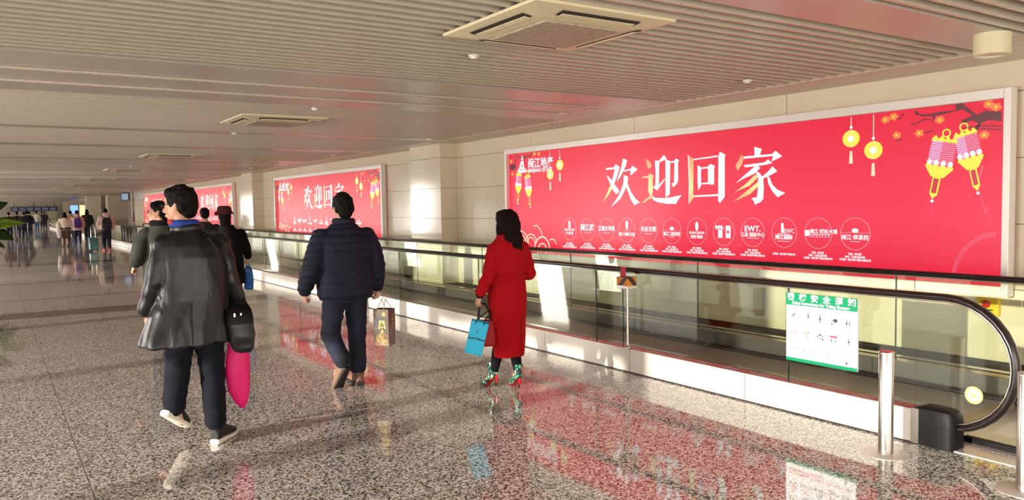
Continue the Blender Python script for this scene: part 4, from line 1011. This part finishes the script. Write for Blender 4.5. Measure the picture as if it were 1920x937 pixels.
def heel_boot(parent, base, yaw, pitch):
    X = Matrix.Translation(base) @ Matrix.Rotation(yaw, 4, 'Z') @ Matrix.Rotation(-pitch, 4, 'X')
    b = MB(); b.loft([(0,.0,.085,.030,.036),(0,.0,.12,.034,.044),(0,.003,.17,.040,.046),(0,.003,.215,.046,.050)], 22)
    b.chain([(V(0,.005,.105), .032), (V(0,.06,.075), .031), (V(0,.115,.035), .033), (V(0,.155,.028), .028), (V(0,.185,.024), .016)], 16)
    b.xf(X); u = fuse('ankle_boot', b, .006, M['snake'], parent, 2)
    s_ = MB(); s_.tube([X @ V(0,-.025,.088), X @ V(0,.01,.075), X @ V(0,.06,.04), X @ V(0,.11,.006), X @ V(0,.15,.002), X @ V(0,.19,.004)], [.016,.024,.022,.03,.03,.014], 14, flat=.18, up=(1,0,0)); 
    obj('sole', s_, M['red_sole'], u, smooth=True)
    k = MB(); k.tube([X @ V(0,-.02,.09), X @ V(0,-.022,.05), X @ V(0,-.016,.0)], [.016,.009,.005], 12); obj('heel', k, M['black'], u, smooth=True)
    k = MB(); k.tube([X @ V(0,-.036,.10), X @ V(0,-.034,.06), X @ V(0,-.02,.03)], [.012,.010,.003], 10, flat=1.6); obj('heel_back', k, M['red_sole'], u, smooth=True)
heel_boot(R, (-.085,.10,.015), math.radians(6), math.radians(8)); heel_boot(R, (.08,-.02,.0), math.radians(-10), math.radians(0))
M['cyan'] = mat('cyan_paper', srgb(40,195,240), .4); M['cyan'].node_tree.nodes['Principled BSDF'].inputs['Specular IOR Level'].default_value = .4
M['grey_paper'] = mat('grey_paper', srgb(150,142,138), .5)
def cyan_deco(t, W, D, H):
    m = MB(); m.box(-W/2+.004, -W/2+.05, -D/2-.002, -D/2, .125, .135); m.box(W/2-.06, W/2-.004, -D/2-.002, -D/2, .125, .135); m.box(-W*.05, -W*.02, -D/2-.002, -D/2, .17, .21)
    text_into(m, 'bella', .03, (0, -D/2-.0012, .125), (1,0,0), (0,0,1), (0,-.0008,0), 0, 'CENTER', 1, .01)
    obj('printed_mark', m, mat('deep_blue_ink', srgb(20,60,90), .5), t)
    k = MB(); k.box(W/2+.0004, W/2+.002, -.035, .03, .03, .09); obj('side_label', k, mat('side_label_print', srgb(190,182,176), .5), t)
paper_bag('gift_bag', 'bright cyan and grey gift bag hanging from the left hand of the woman in red', (3.265, 5.55, .385), math.radians(-32), .145, .115, .27,
          [M['cyan'], M['grey_paper'], M['black']], (.06, .10, .36), cyan_deco, tilt=(0, math.radians(14)))
t = thing('handbag', 'structured red leather handbag beside the cyan bag', 'bag', (3.475, 5.70, .40), math.radians(-25))
b = MB(); b.loft([(0,0,0,.085,.045),(0,0,.02,.092,.052),(0,0,.12,.088,.045),(0,0,.20,.075,.03),(0,0,.225,.07,.022)], 32, 4)
fuse('bag_body', b, .006, mat('red_leather', srgb(160,8,22), .55, 0, .3), t, 2)
for y in (-.02, .02):
    h = MB(); h.tube([(-.05,y,.20),(-.055,y*.8,.27),(-.04,y*.3,.34),(-.01,0,.37),(.02,y*.3,.34),(.045,y*.8,.27),(.045,y,.20)], .007, 10); obj('handle', h, M['black'], t, smooth=True)

# 4 --- man with glasses in the dark green parka, seen in profile ---------------------------
R = thing('person', 'man with glasses and dark green parka in profile, left of the leather-coated man', 'person', (1.70, 10.0, 0))
Q4 = head_mats(math.radians(74), math.radians(2))
J = dict(head=(-.05,.02,1.575), neck=(-.02,0,1.44), chest=(0,0,1.18), hips=(0,0,.86),
         shL=(-.20,0,1.32), elL=(-.30,-.06,1.08), wrL=(-.315,.06,.97), handL=((-.2,.5,-.6),(.8,.2,-.3),(.2,.6,.6),1.05,.9),
         shR=(.20,0,1.32), elR=(.28,0,1.08), wrR=(.28,.08,.86), handR=((0,.2,-1),(-1,0,0),(0,1,0),1,.7),
         hpL=(-.09,0,.80), knL=(-.10,.05,.46), anL=(-.10,.02,.10), toeL=(-.10,.14,.04), hpR=(.09,0,.80), knR=(.10,.0,.45), anR=(.10,-.12,.12), toeR=(.10,.0,.05))
body_mesh(R, J, Q4, 1.02, .007); face_details(R, J['head'], Q4, 1.02, True); short_hair(R, J['head'], Q4, 1.03, back=-.01)
c = MB(); c.loft([(0,0,.66,.25,.17),(0,0,.8,.25,.175),(0,0,1.0,.24,.17),(0,0,1.2,.25,.165),(0,0,1.32,.22,.14),(-.01,0,1.39,.15,.12),(-.015,0,1.45,.10,.1)], 40, 2.3)
c.chain([(V(-.2,0,1.31), .09), (V(-.26,-.04,1.2), .086), (V(-.30,-.06,1.08), .078), (V(-.312,.03,1.0), .066)], 18); c.chain([(V(.2,0,1.31), .09), (V(.28,0,1.08), .075), (V(.28,.07,.9), .062)], 18)
pk = fuse('parka', c, .012, M['green_parka'], R, 2, wrinkle(.010, 6))
c = MB(); c.tube([V(-.02+.10*math.cos(a), .0+.09*math.sin(a), 1.45) for a in [2*PI*k/24 for k in range(24)]], .04, 10, closed=True); fuse('black_collar', c, .008, M['wool_black'], R, 2, wrinkle(.006, 14))
trousers(R, J, M['jean_black'], vox=.014)
for hx, yw in ((-.1,.05),(.1,-.1)): shoe(R, (hx, yw-.08, 0), 0, 0, [M['shoe_black'], M['sole_dark']])

# 5 --- woman in red hat and black coat -------------------------------------------------------
R = thing('person', 'woman in a dark red hat and black coat carrying a blue bag', 'person', (2.80, 11.5, 0))
Q5 = head_mats(math.radians(20), 0)
J = dict(head=(-.04,.02,1.50), neck=(-.02,0,1.38), chest=(0,0,1.12), hips=(0,0,.82),
         shL=(-.17,0,1.26), elL=(-.24,0,1.04), wrL=(-.24,.06,.84), handL=((0,.2,-1),(1,0,0),(0,1,0),.9,.6),
         shR=(.17,0,1.26), elR=(.245,-.01,1.06), wrR=(.275,.05,.90), handR=((0,.2,-1),(-1,0,0),(0,1,0),.9,1.0),
         hpL=(-.08,0,.76), knL=(-.08,.04,.44), anL=(-.08,.05,.1), toeL=(-.08,.16,.04), hpR=(.08,0,.76), knR=(.08,.0,.44), anR=(.08,-.08,.1), toeR=(.08,.03,.04))
body_mesh(R, J, Q5, .95, .007, torso=.9); face_details(R, J['head'], Q5, .95)
h = MB(); P = lambda x, y, z: V(-.04, .02, 1.50)+V(x, y, z); h.ball(P(0,-.03,.0), (.088,.08,.10)); h.ball(P(0,-.05,-.08), (.08,.05,.07)); fuse('hair', h, .008, M['hair'], R, 2)
h = MB(); h.loft([(-.04,.01,1.535,.135,.135),(-.04,.01,1.55,.118,.118),(-.04,.01,1.575,.098,.105),(-.04,.01,1.62,.094,.10),(-.04,.01,1.645,.075,.08),(-.04,.01,1.652,.03,.03)], 32); h.ball((-.145,.0,1.545), (.035,.03,.03))
fuse('felt_hat', h, .007, bump(mat('dark_red_felt', srgb(70,6,14), .9), 60, .3, .004), R, 2, wrinkle(.003, 15))
c = MB(); c.loft([(0,0,.55,.21,.16),(0,0,.8,.20,.155),(0,0,1.0,.185,.145),(0,0,1.15,.205,.145),(0,0,1.26,.18,.125),(-.01,0,1.32,.12,.1),(-.015,0,1.38,.085,.085)], 40, 2.2)
c.chain([(V(-.17,0,1.25), .07), (V(-.24,0,1.04), .06), (V(-.24,.05,.88), .05)], 18); c.chain([(V(.17,0,1.25), .072), (V(.245,-.01,1.06), .062), (V(.27,.04,.93), .05)], 18)
fuse('black_coat', c, .012, M['wool_black'], R, 2, wrinkle(.008, 7)); trousers(R, J, M['jean_black'], vox=.014, waist=.15)
for hx, yw in ((-.08,.05),(.08,-.08)): shoe(R, (hx, yw-.07, 0), 0, 0, [M['shoe_black'], M['sole_dark']], L=.24)
t = thing('tote_bag', 'blue plastic carrier bag held by the woman in the red hat', 'bag', (3.075, 11.56, .44))
b = MB(); b.loft([(0,0,0,.05,.03),(0,0,.02,.065,.04),(0,0,.16,.068,.045),(0,0,.30,.055,.03),(0,0,.34,.03,.018)], 28, 3); fuse('bag_body', b, .008, mat('blue_plastic', srgb(20,105,190), .35), t, 2, wrinkle(.006, 12))
h = MB(); h.tube([(-.03,0,.32),(-.015,0,.38),(0,0,.42),(.015,0,.38),(.03,0,.32)], .007, 8); obj('handle', h, M['cyan'], t, smooth=True)

# 6.. --- more distant walkers, one builder, coarser skin -------------------------------------
def walker(loc, label, H=1.68, top=(60,60,60), bot=(30,32,44), hair='short', hemz=.78, rz=0, pack=None, shoes=(40,36,36), wide=1.0, group=None, step=.12, hood=None, belt=None):
    k = H/1.70; R = thing('person', label, 'person', loc, rz, group)
    s = lambda *a: tuple(q*k for q in a)
    J = dict(head=s(0,.02,1.575), neck=s(0,0,1.44), chest=s(0,0,1.18), hips=s(0,0,.86), shL=s(-.19,0,1.33), elL=s(-.27,-.03,1.08), wrL=s(-.27,.10,.88), handL=((0,.3,-1),(1,0,0),(0,1,0),1,.6),
             shR=s(.19,0,1.33), elR=s(.27,-.03,1.08), wrR=s(.27,.04,.86), handR=((0,.1,-1),(-1,0,0),(0,1,0),1,.6),
             hpL=s(-.09,0,.80), knL=s(-.09,.06,.46), anL=s(-.09,step,.10), toeL=s(-.09,step+.12,.04), hpR=s(.09,0,.80), knR=s(.09,.01,.45), anR=s(.09,-step,.14), toeR=s(.09,-step+.10,.04))
    body_mesh(R, J, head_mats(0), k, .012*k)
    cm = mat('jacket_cloth', srgb(*top), .8); bm = mat('trouser_cloth', srgb(*bot), .85)
    c = MB(); wd = wide
    c.loft([(0,0,hemz*k,.21*wd,.15*wd),(0,0,(hemz+.1)*k,.22*wd,.16*wd),(0,0,1.05*k,.215*wd,.155*wd),(0,0,1.2*k,.23*wd,.15*wd),(0,0,1.32*k,.2*wd,.13),(0,0,1.40*k,.11,.1),(0,0,1.44*k,.08,.08)], 28, 2.2)
    for q in (-1, 1): c.chain([(V(.19*q*k,0,1.32*k), .08*wd), (V(.27*q*k,-.03*k,1.08*k), .07*wd), (V(.27*q*k,(.09 if q < 0 else .03)*k,.91*k), .055)], 14)
    if hood: c.ball(s(0,-.07,1.45), (.13,.09,.09))
    jk = fuse('jacket', c, .018, cm, R, 2, wrinkle(.008, 7))
    if belt: b = MB(); b.loft([(0,0,.86*k,.225*wd,.165*wd),(0,0,.95*k,.225*wd,.165*wd)], 28, 2.2); obj('jacket_band', b, mat('dark_band', srgb(*belt), .8), jk, smooth=True)
    trousers(R, J, bm, (.10,.08,.066,.06), vox=.018)
    h = MB(); P = lambda x, y, z: V(*J['head'])+V(x, y, z)*k
    h.ball(P(0,-.02,.04), (.086*k,.098*k,.09*k)); h.ball(P(0,-.05,-.0), (.078*k,.065*k,.08*k))
    if hair == 'long': h.ball(P(0,-.05,-.08), (.10*k,.06*k,.11*k)); h.ball(P(0,-.07,-.17), (.115*k,.05*k,.08*k))
    fuse('hair', h, .012, M['hair'], R, 2)
    for q, ya in ((-.09, step), (.09, -step)):
        f = MB(); f.chain([(V(q*k,(ya-.04)*k,.045), .045), (V(q*k,(ya+.14)*k,.04), .038)], 12)
        if ya < 0: f.xf(Matrix.Translation((0,(ya+.1)*k,.0)) @ Matrix.Rotation(-.35, 4, 'X') @ Matrix.Translation((0,-(ya+.1)*k,0)))
        obj('shoe', f, mat('shoe_cloth', srgb(*shoes), .6), R, smooth=True)
    if pack:
        bt = thing('backpack', pack[1], 'backpack', (loc[0], loc[1]-.0, loc[2]))
        b = MB(); b.loft([(0,-.24*wd,.86*k,.12,.06),(0,-.25*wd,.90*k,.155*wd,.09),(0,-.25*wd,1.08*k,.16*wd,.10),(0,-.24*wd,1.24*k,.14*wd,.08),(0,-.22*wd,1.33*k,.09*wd,.05)], 24, 3)
        pm = mat('backpack_cloth', srgb(*pack[0]), .7); fuse('pack_body', b, .014, pm, bt, 2, wrinkle(.004, 10))
        b = MB(); b.loft([(0,-.345*wd,.92*k,.10*wd,.02),(0,-.35*wd,.98*k,.11*wd,.03),(0,-.345*wd,1.06*k,.10*wd,.02)], 20, 3); obj('front_pocket', b, pm, bt, smooth=True)
        for q in (-1, 1): b = MB(); b.tube([(q*.10*wd,-.2*wd,1.28*k),(q*.12*wd,-.08,1.40*k),(q*.12*wd,.06,1.39*k),(q*.13*wd,.17*wd,1.25*k),(q*.15*wd,.15,1.05*k)], .022, 8, flat=.4); obj('shoulder_strap', b, pm, bt, smooth=True)
    return R
walker((3.10, 14.3, 0), 'person with short black hair and dark coat, half hidden between leather coat and red hat', 1.64, (32,28,34), hemz=.55)
walker((3.95, 36.0, 0), 'person in a cream and pink hooded jacket pulling a teal suitcase', 1.72, (238,205,190), (26,28,44), hemz=.86, pack=((30,28,36), 'black backpack on the person in the cream jacket'), shoes=(205,70,80), wide=1.18, hood=1)
walker((2.90, 42.0, 0), 'girl with long black hair in a white and pink top with dark waistband', 1.60, (240,215,205), (112,92,80), 'long', .84, shoes=(60,50,46), belt=(40,28,38))
walker((3.45, 42.6, 0), 'girl in a pale pink hooded coat beside the long-haired girl', 1.68, (228,190,176), (34,36,60), hemz=.74, pack=((96,50,150), 'purple backpack on the girl in the pale pink coat'), hood=1)
walker((4.55, 50.0, 0), 'long-haired person in a long black coat in front of the lit wall', 1.74, (24,24,24), (40,42,60), 'long', .6)
walker((3.62, 48.5, 0), 'person in tan jacket mostly hidden behind the two girls', 1.68, (176,140,116), (60,56,60))
walker((3.4, 80.0, 0), 'distant person in cream jacket and blue jeans walking away', 1.74, (226,218,196), (70,92,130), wide=1.1)
walker((4.0, 84.0, 0), 'distant person in dark clothes right of the cream jacket', 1.7, (66,58,66), (60,60,74))
for i, (x, y, tp, lb) in enumerate([(.95,56.0,(70,30,40),'person in dark maroon jacket at the left end of the far crowd'), (1.4,57.5,(34,26,28),'person in black jacket beside the maroon jacket in the far crowd'), (1.95,58.5,(36,34,70),'person in dark blue coat at the right of the far crowd'),
                              (1.7,55.0,(44,30,56),'person in dark purple jacket pushing the luggage trolley'), (2.2,62.0,(70,56,58),'person in grey brown jacket behind the far crowd'), (4.4,88.0,(110,84,76),'small distant figure in brown by the second walkway')]):
    walker((x, y, 0), lb, 1.66+.03*(i % 3), tp, (30,32,56), wide=1.05)

# teal suitcase, white carrier bag, luggage trolley
t = thing('suitcase', 'teal hard shell suitcase with raised handle behind the person in cream', 'suitcase', (3.44, 35.7, 0))
tm = bump(mat('teal_shell', srgb(28,96,96), .3), 8, .2, .01)
obj('shell', MB().box(-.16, .16, -.11, .11, .06, .56), tm, t, bevel=.03)
g = MB(); [g.box(-.125+.07*k, -.105+.07*k, -.118, -.108, .1, .52) for k in range(4)]; obj('rib', g, tm, t, bevel=.003)
h = MB(); h.tube([(-.08,.07,.55),(-.08,.07,.98),(-.07,.07,1.0),(.07,.07,1.0),(.08,.07,.98),(.08,.07,.55)], .012, 8); obj('telescopic_handle', h, M['steel'], t, smooth=True)
for x in (-.12, .12):
    for y in (-.08, .08): wb = MB(); wb.cyl((0,0), .03, -.012, .012, 16).xf(Matrix.Translation((x, y, .03)) @ Matrix.Rotation(PI/2, 4, 'Y')); obj('wheel', wb, M['black'], t)
t = thing('carrier_bag', 'long white carrier bag at the left side of the long-haired girl', 'bag', (2.62, 41.9, .42))
b = MB(); b.loft([(.03,0,0,.05,.05),(.02,0,.05,.07,.06),(0,0,.4,.08,.06),(-.02,0,.66,.06,.04)], 20, 3); fuse('bag_body', b, .014, mat('white_plastic_bag', srgb(248,246,240), .5), t, 2, wrinkle(.008, 6))
h = MB(); h.tube([(-.05,0,.65),(-.03,0,.75),(.0,0,.72),(.01,0,.64)], .008, 8); obj('handle', h, M['white'], t)
t = thing('luggage_trolley', 'metal luggage trolley among the far crowd at the left', 'luggage trolley', (1.55, 54.2, 0))
f = MB()
for x in (-.28, .28): f.tube([(x,-.3,1.0),(x,-.25,.3),(x,-.2,.15),(x*.8,.5,.14)], .018, 8); f.tube([(x,-.25,.35),(x,.2,.38)], .014, 8)
f.tube([(-.28,-.3,1.0),(.28,-.3,1.0)], .02, 8); f.tube([(-.28,-.22,.15),(.28,-.22,.15)], .018, 8); f.tube([(-.22,.5,.14),(.22,.5,.14)], .018, 8); [f.tube([(x,-.2,.16),(x*.85,.5,.15)], .01, 6) for x in (-.15,-.05,.05,.15)]
obj('frame', f, M['steel'], t, smooth=True)
for x, y in ((-.26,-.22),(.26,-.22),(0,.48)): wb = MB(); wb.cyl((0,0), .06, -.02, .02, 20).xf(Matrix.Translation((x, y, .06)) @ Matrix.Rotation(PI/2, 4, 'Y')); obj('wheel', wb, M['black'], t)

# ------------------------------------------------------------------ plant at the left edge
t = thing('potted_plant', 'broad-leaved green plant at the left edge of the photo', 'plant', (-.12, 21.0, 0))
obj('pot', MB().lathe((0,0), [(0,0),(.14,0),(.17,.42),(.19,.45),(.165,.45),(.16,.40),(0,.40)], 32), mat('pot_clay', srgb(190,180,168), .5), t, smooth=True)
obj('soil', MB().lathe((0,0), [(0,.36),(.155,.38),(.13,.41),(0,.415)], 24), mat('soil', srgb(60,44,34), .95), t, smooth=True)
stm = MB(); lf = {}
LM = [mottle(mat('leaf_dark', srgb(24,62,26), .3), srgb(16,46,20), srgb(40,84,34), 6), mottle(mat('leaf_light', srgb(104,140,34), .3), srgb(80,118,30), srgb(140,168,50), 6)]
def leaf(parent, base, tip, wd, up, m):
    b = MB(); base, tip = V(*base), V(*tip); d = tip-base; L = d.length; d.normalize(); u = V(*up).normalized(); sd = d.cross(u).normalized(); u = sd.cross(d)
    rows = []; n = 14
    for side in (1, -1):
        pass
    top = []
    for i in range(n+1):
        q = i/n; w_ = wd*(math.sin(PI*min(1, q**.75))**.8)*.5+.002; cz = .10*L*math.sin(PI*q)-.12*L*q*q
        c_ = base+d*L*q+u*cz
        top.append([c_-sd*w_+u*.18*w_, c_-sd*w_*.5+u*.05*w_, c_, c_+sd*w_*.5+u*.05*w_, c_+sd*w_+u*.18*w_, c_+sd*w_*.5+u*(.05*w_-.006), c_-u*.008, c_-sd*w_*.5+u*(.05*w_-.006)])
    b.rings(top); obj('leaf', b, m, parent, smooth=True, sharp=0)
stm.chain([(V(0,0,.38), .022), (V(.02,0,.9), .018), (V(0,.02,1.4), .014), (V(.01,0,1.8), .010)], 10)
leaves = [((0,0,1.55),(.46,-.1,1.86),.3,(0,-.75,.5),0), ((0,0,1.25),(.77,-.12,1.42),.32,(0,-.8,.6),1), ((0,0,1.18),(.58,.05,1.03),.36,(.1,-.8,.6),0), ((0,0,1.7),(.15,.2,2.05),.16,(0,-.7,.5),0),
          ((0,0,1.3),(-.5,-.1,1.5),.2,(0,-.6,.7),0), ((0,0,1.5),(-.35,.1,1.85),.2,(0,-.6,.7),1), ((0,0,1.0),(.38,-.15,.86),.2,(0,-.6,.7),0), ((0,0,.95),(-.45,0,.95),.2,(0,-.5,.8),0), ((0,0,1.6),(.0,-.4,1.65),.18,(0,0,1),0), ((0,0,1.1),(.1,-.45,1.1),.2,(0,0,1),1), ((0,0,.8),(.35,.2,.7),.18,(0,-.3,.9),0)]
for a, b_, w_, u_, mi in leaves:
    leaf(t, a, b_, w_, u_, LM[mi]); stm.tube([V(0,0,a[2]-.12), V(*a)*.5+V(0,0,a[2]-.06)*.5, V(*a)], .007, 6)
obj('stem', stm, mat('stem_green', srgb(84,96,44), .6), t, smooth=True)

# ------------------------------------------------------------------ far part of the hall
struct('column_1', MB().box(6.75, 7.95, 60, 61.2, 0, CZ), M['wall'])
struct('column_2', MB().box(5.70, 6.60, 62.5, 63.7, 0, CZ), M['wall'])
struct('column_3', MB().box(5.55, 6.4, 104, 105, 0, CZ), M['wall']); struct('column_4', MB().box(4.75, 5.35, 104, 105, 0, CZ), M['wall'])
struct('wall_right_far', MB().box(12.5, 12.7, 50, Y1, 0, CZ+.1), M['wall'])
struct('wall_return', MB().box(WX+.2, 12.7, 49.8, 50, 0, CZ+.1), M['wall'])
struct('wall_end', MB().box(XL, 14, Y1, Y1+.2, 0, CZ+.1), M['wall'])
struct('trim_4', MB().box(XL, 12.5, 100, 100.4, 2.35, CZ), M['fascia'])
warm = emis('warm_lit_panel', srgb(255,214,160), 1.0); blue = emis('blue_screen', srgb(120,160,255), 1.3)
t = thing('advertising_pillar', 'slim pillar covered with small red and white notices beside the end of the wall', 'advertising pillar', (7.15, 51.4, 0))
obj('core', MB().box(-.12, .14, -.1, .1, 0, CZ), M['white'], t)
pt = MB(); rnd = random.Random(2)
for k in range(9): z = 1.0+.16*k; pt.box(-.1, .06, -.112, -.1, z, z+.1)
obj('notices', pt, mottle(mat('notice_print', srgb(220,90,80), .5), srgb(240,220,210), srgb(215,70,60), 5, 2, .45, .55), t)
t = thing('flight_display', 'small bluish display screen hung high beside the brown column', 'display screen', (6.55, 50.5, 2.22))
obj('housing', MB().box(-.17, .24, -.04, .06, 0, .42), M['black'], t, bevel=.01)
obj('screen', MB().box(-.15, .2, -.046, -.038, .03, .39), emis('screen_pale_blue', srgb(150,165,190), .6), t)
obj('bracket', MB().box(-.02, .02, -.0, .03, .42, .48), M['black'], t)
t = thing('lit_shop_panel', 'warm lit panel on the far wall left of the second column', 'lit panel', (7.9, 94, 0))
obj('frame', MB().box(-1.5, 1.2, 0, .1, .0, 2.7), M['wall'], t); obj('lit_face', MB().box(0, .9, -.02, .0, .3, 2.3), warm, t)
t = thing('blue_screen', 'bright blue screen glowing above the girls in the far hall', 'display screen', (7.40, 93.9, 1.4))
obj('housing', MB().box(-.4, .4, .0, .08, -.02, .95), M['black'], t); obj('screen', MB().box(-.36, .36, -.02, .0, .02, .91), blue, t)
t = thing('sign_board', 'long dark sign board with bluish lit strips across the far end of the hall', 'sign board', (3.5, 99, 1.75))
obj('housing', MB().box(-1.6, 2.7, 0, .2, 0, .5), mat('board_dark', srgb(62,62,78), .5), t)
bs = MB()
for k in range(6): bs.box(-1.5+.7*k, -1.5+.7*k+.52, -.02, 0, .08, .4)
for x_ in (-1.3, .5, 2.4): obj('hanger', MB().box(x_, x_+.05, .08, .12, .5, .96), M['black'], t)
obj('lit_strip', bs, emis('sign_blue', srgb(96,100,125), .35), t)
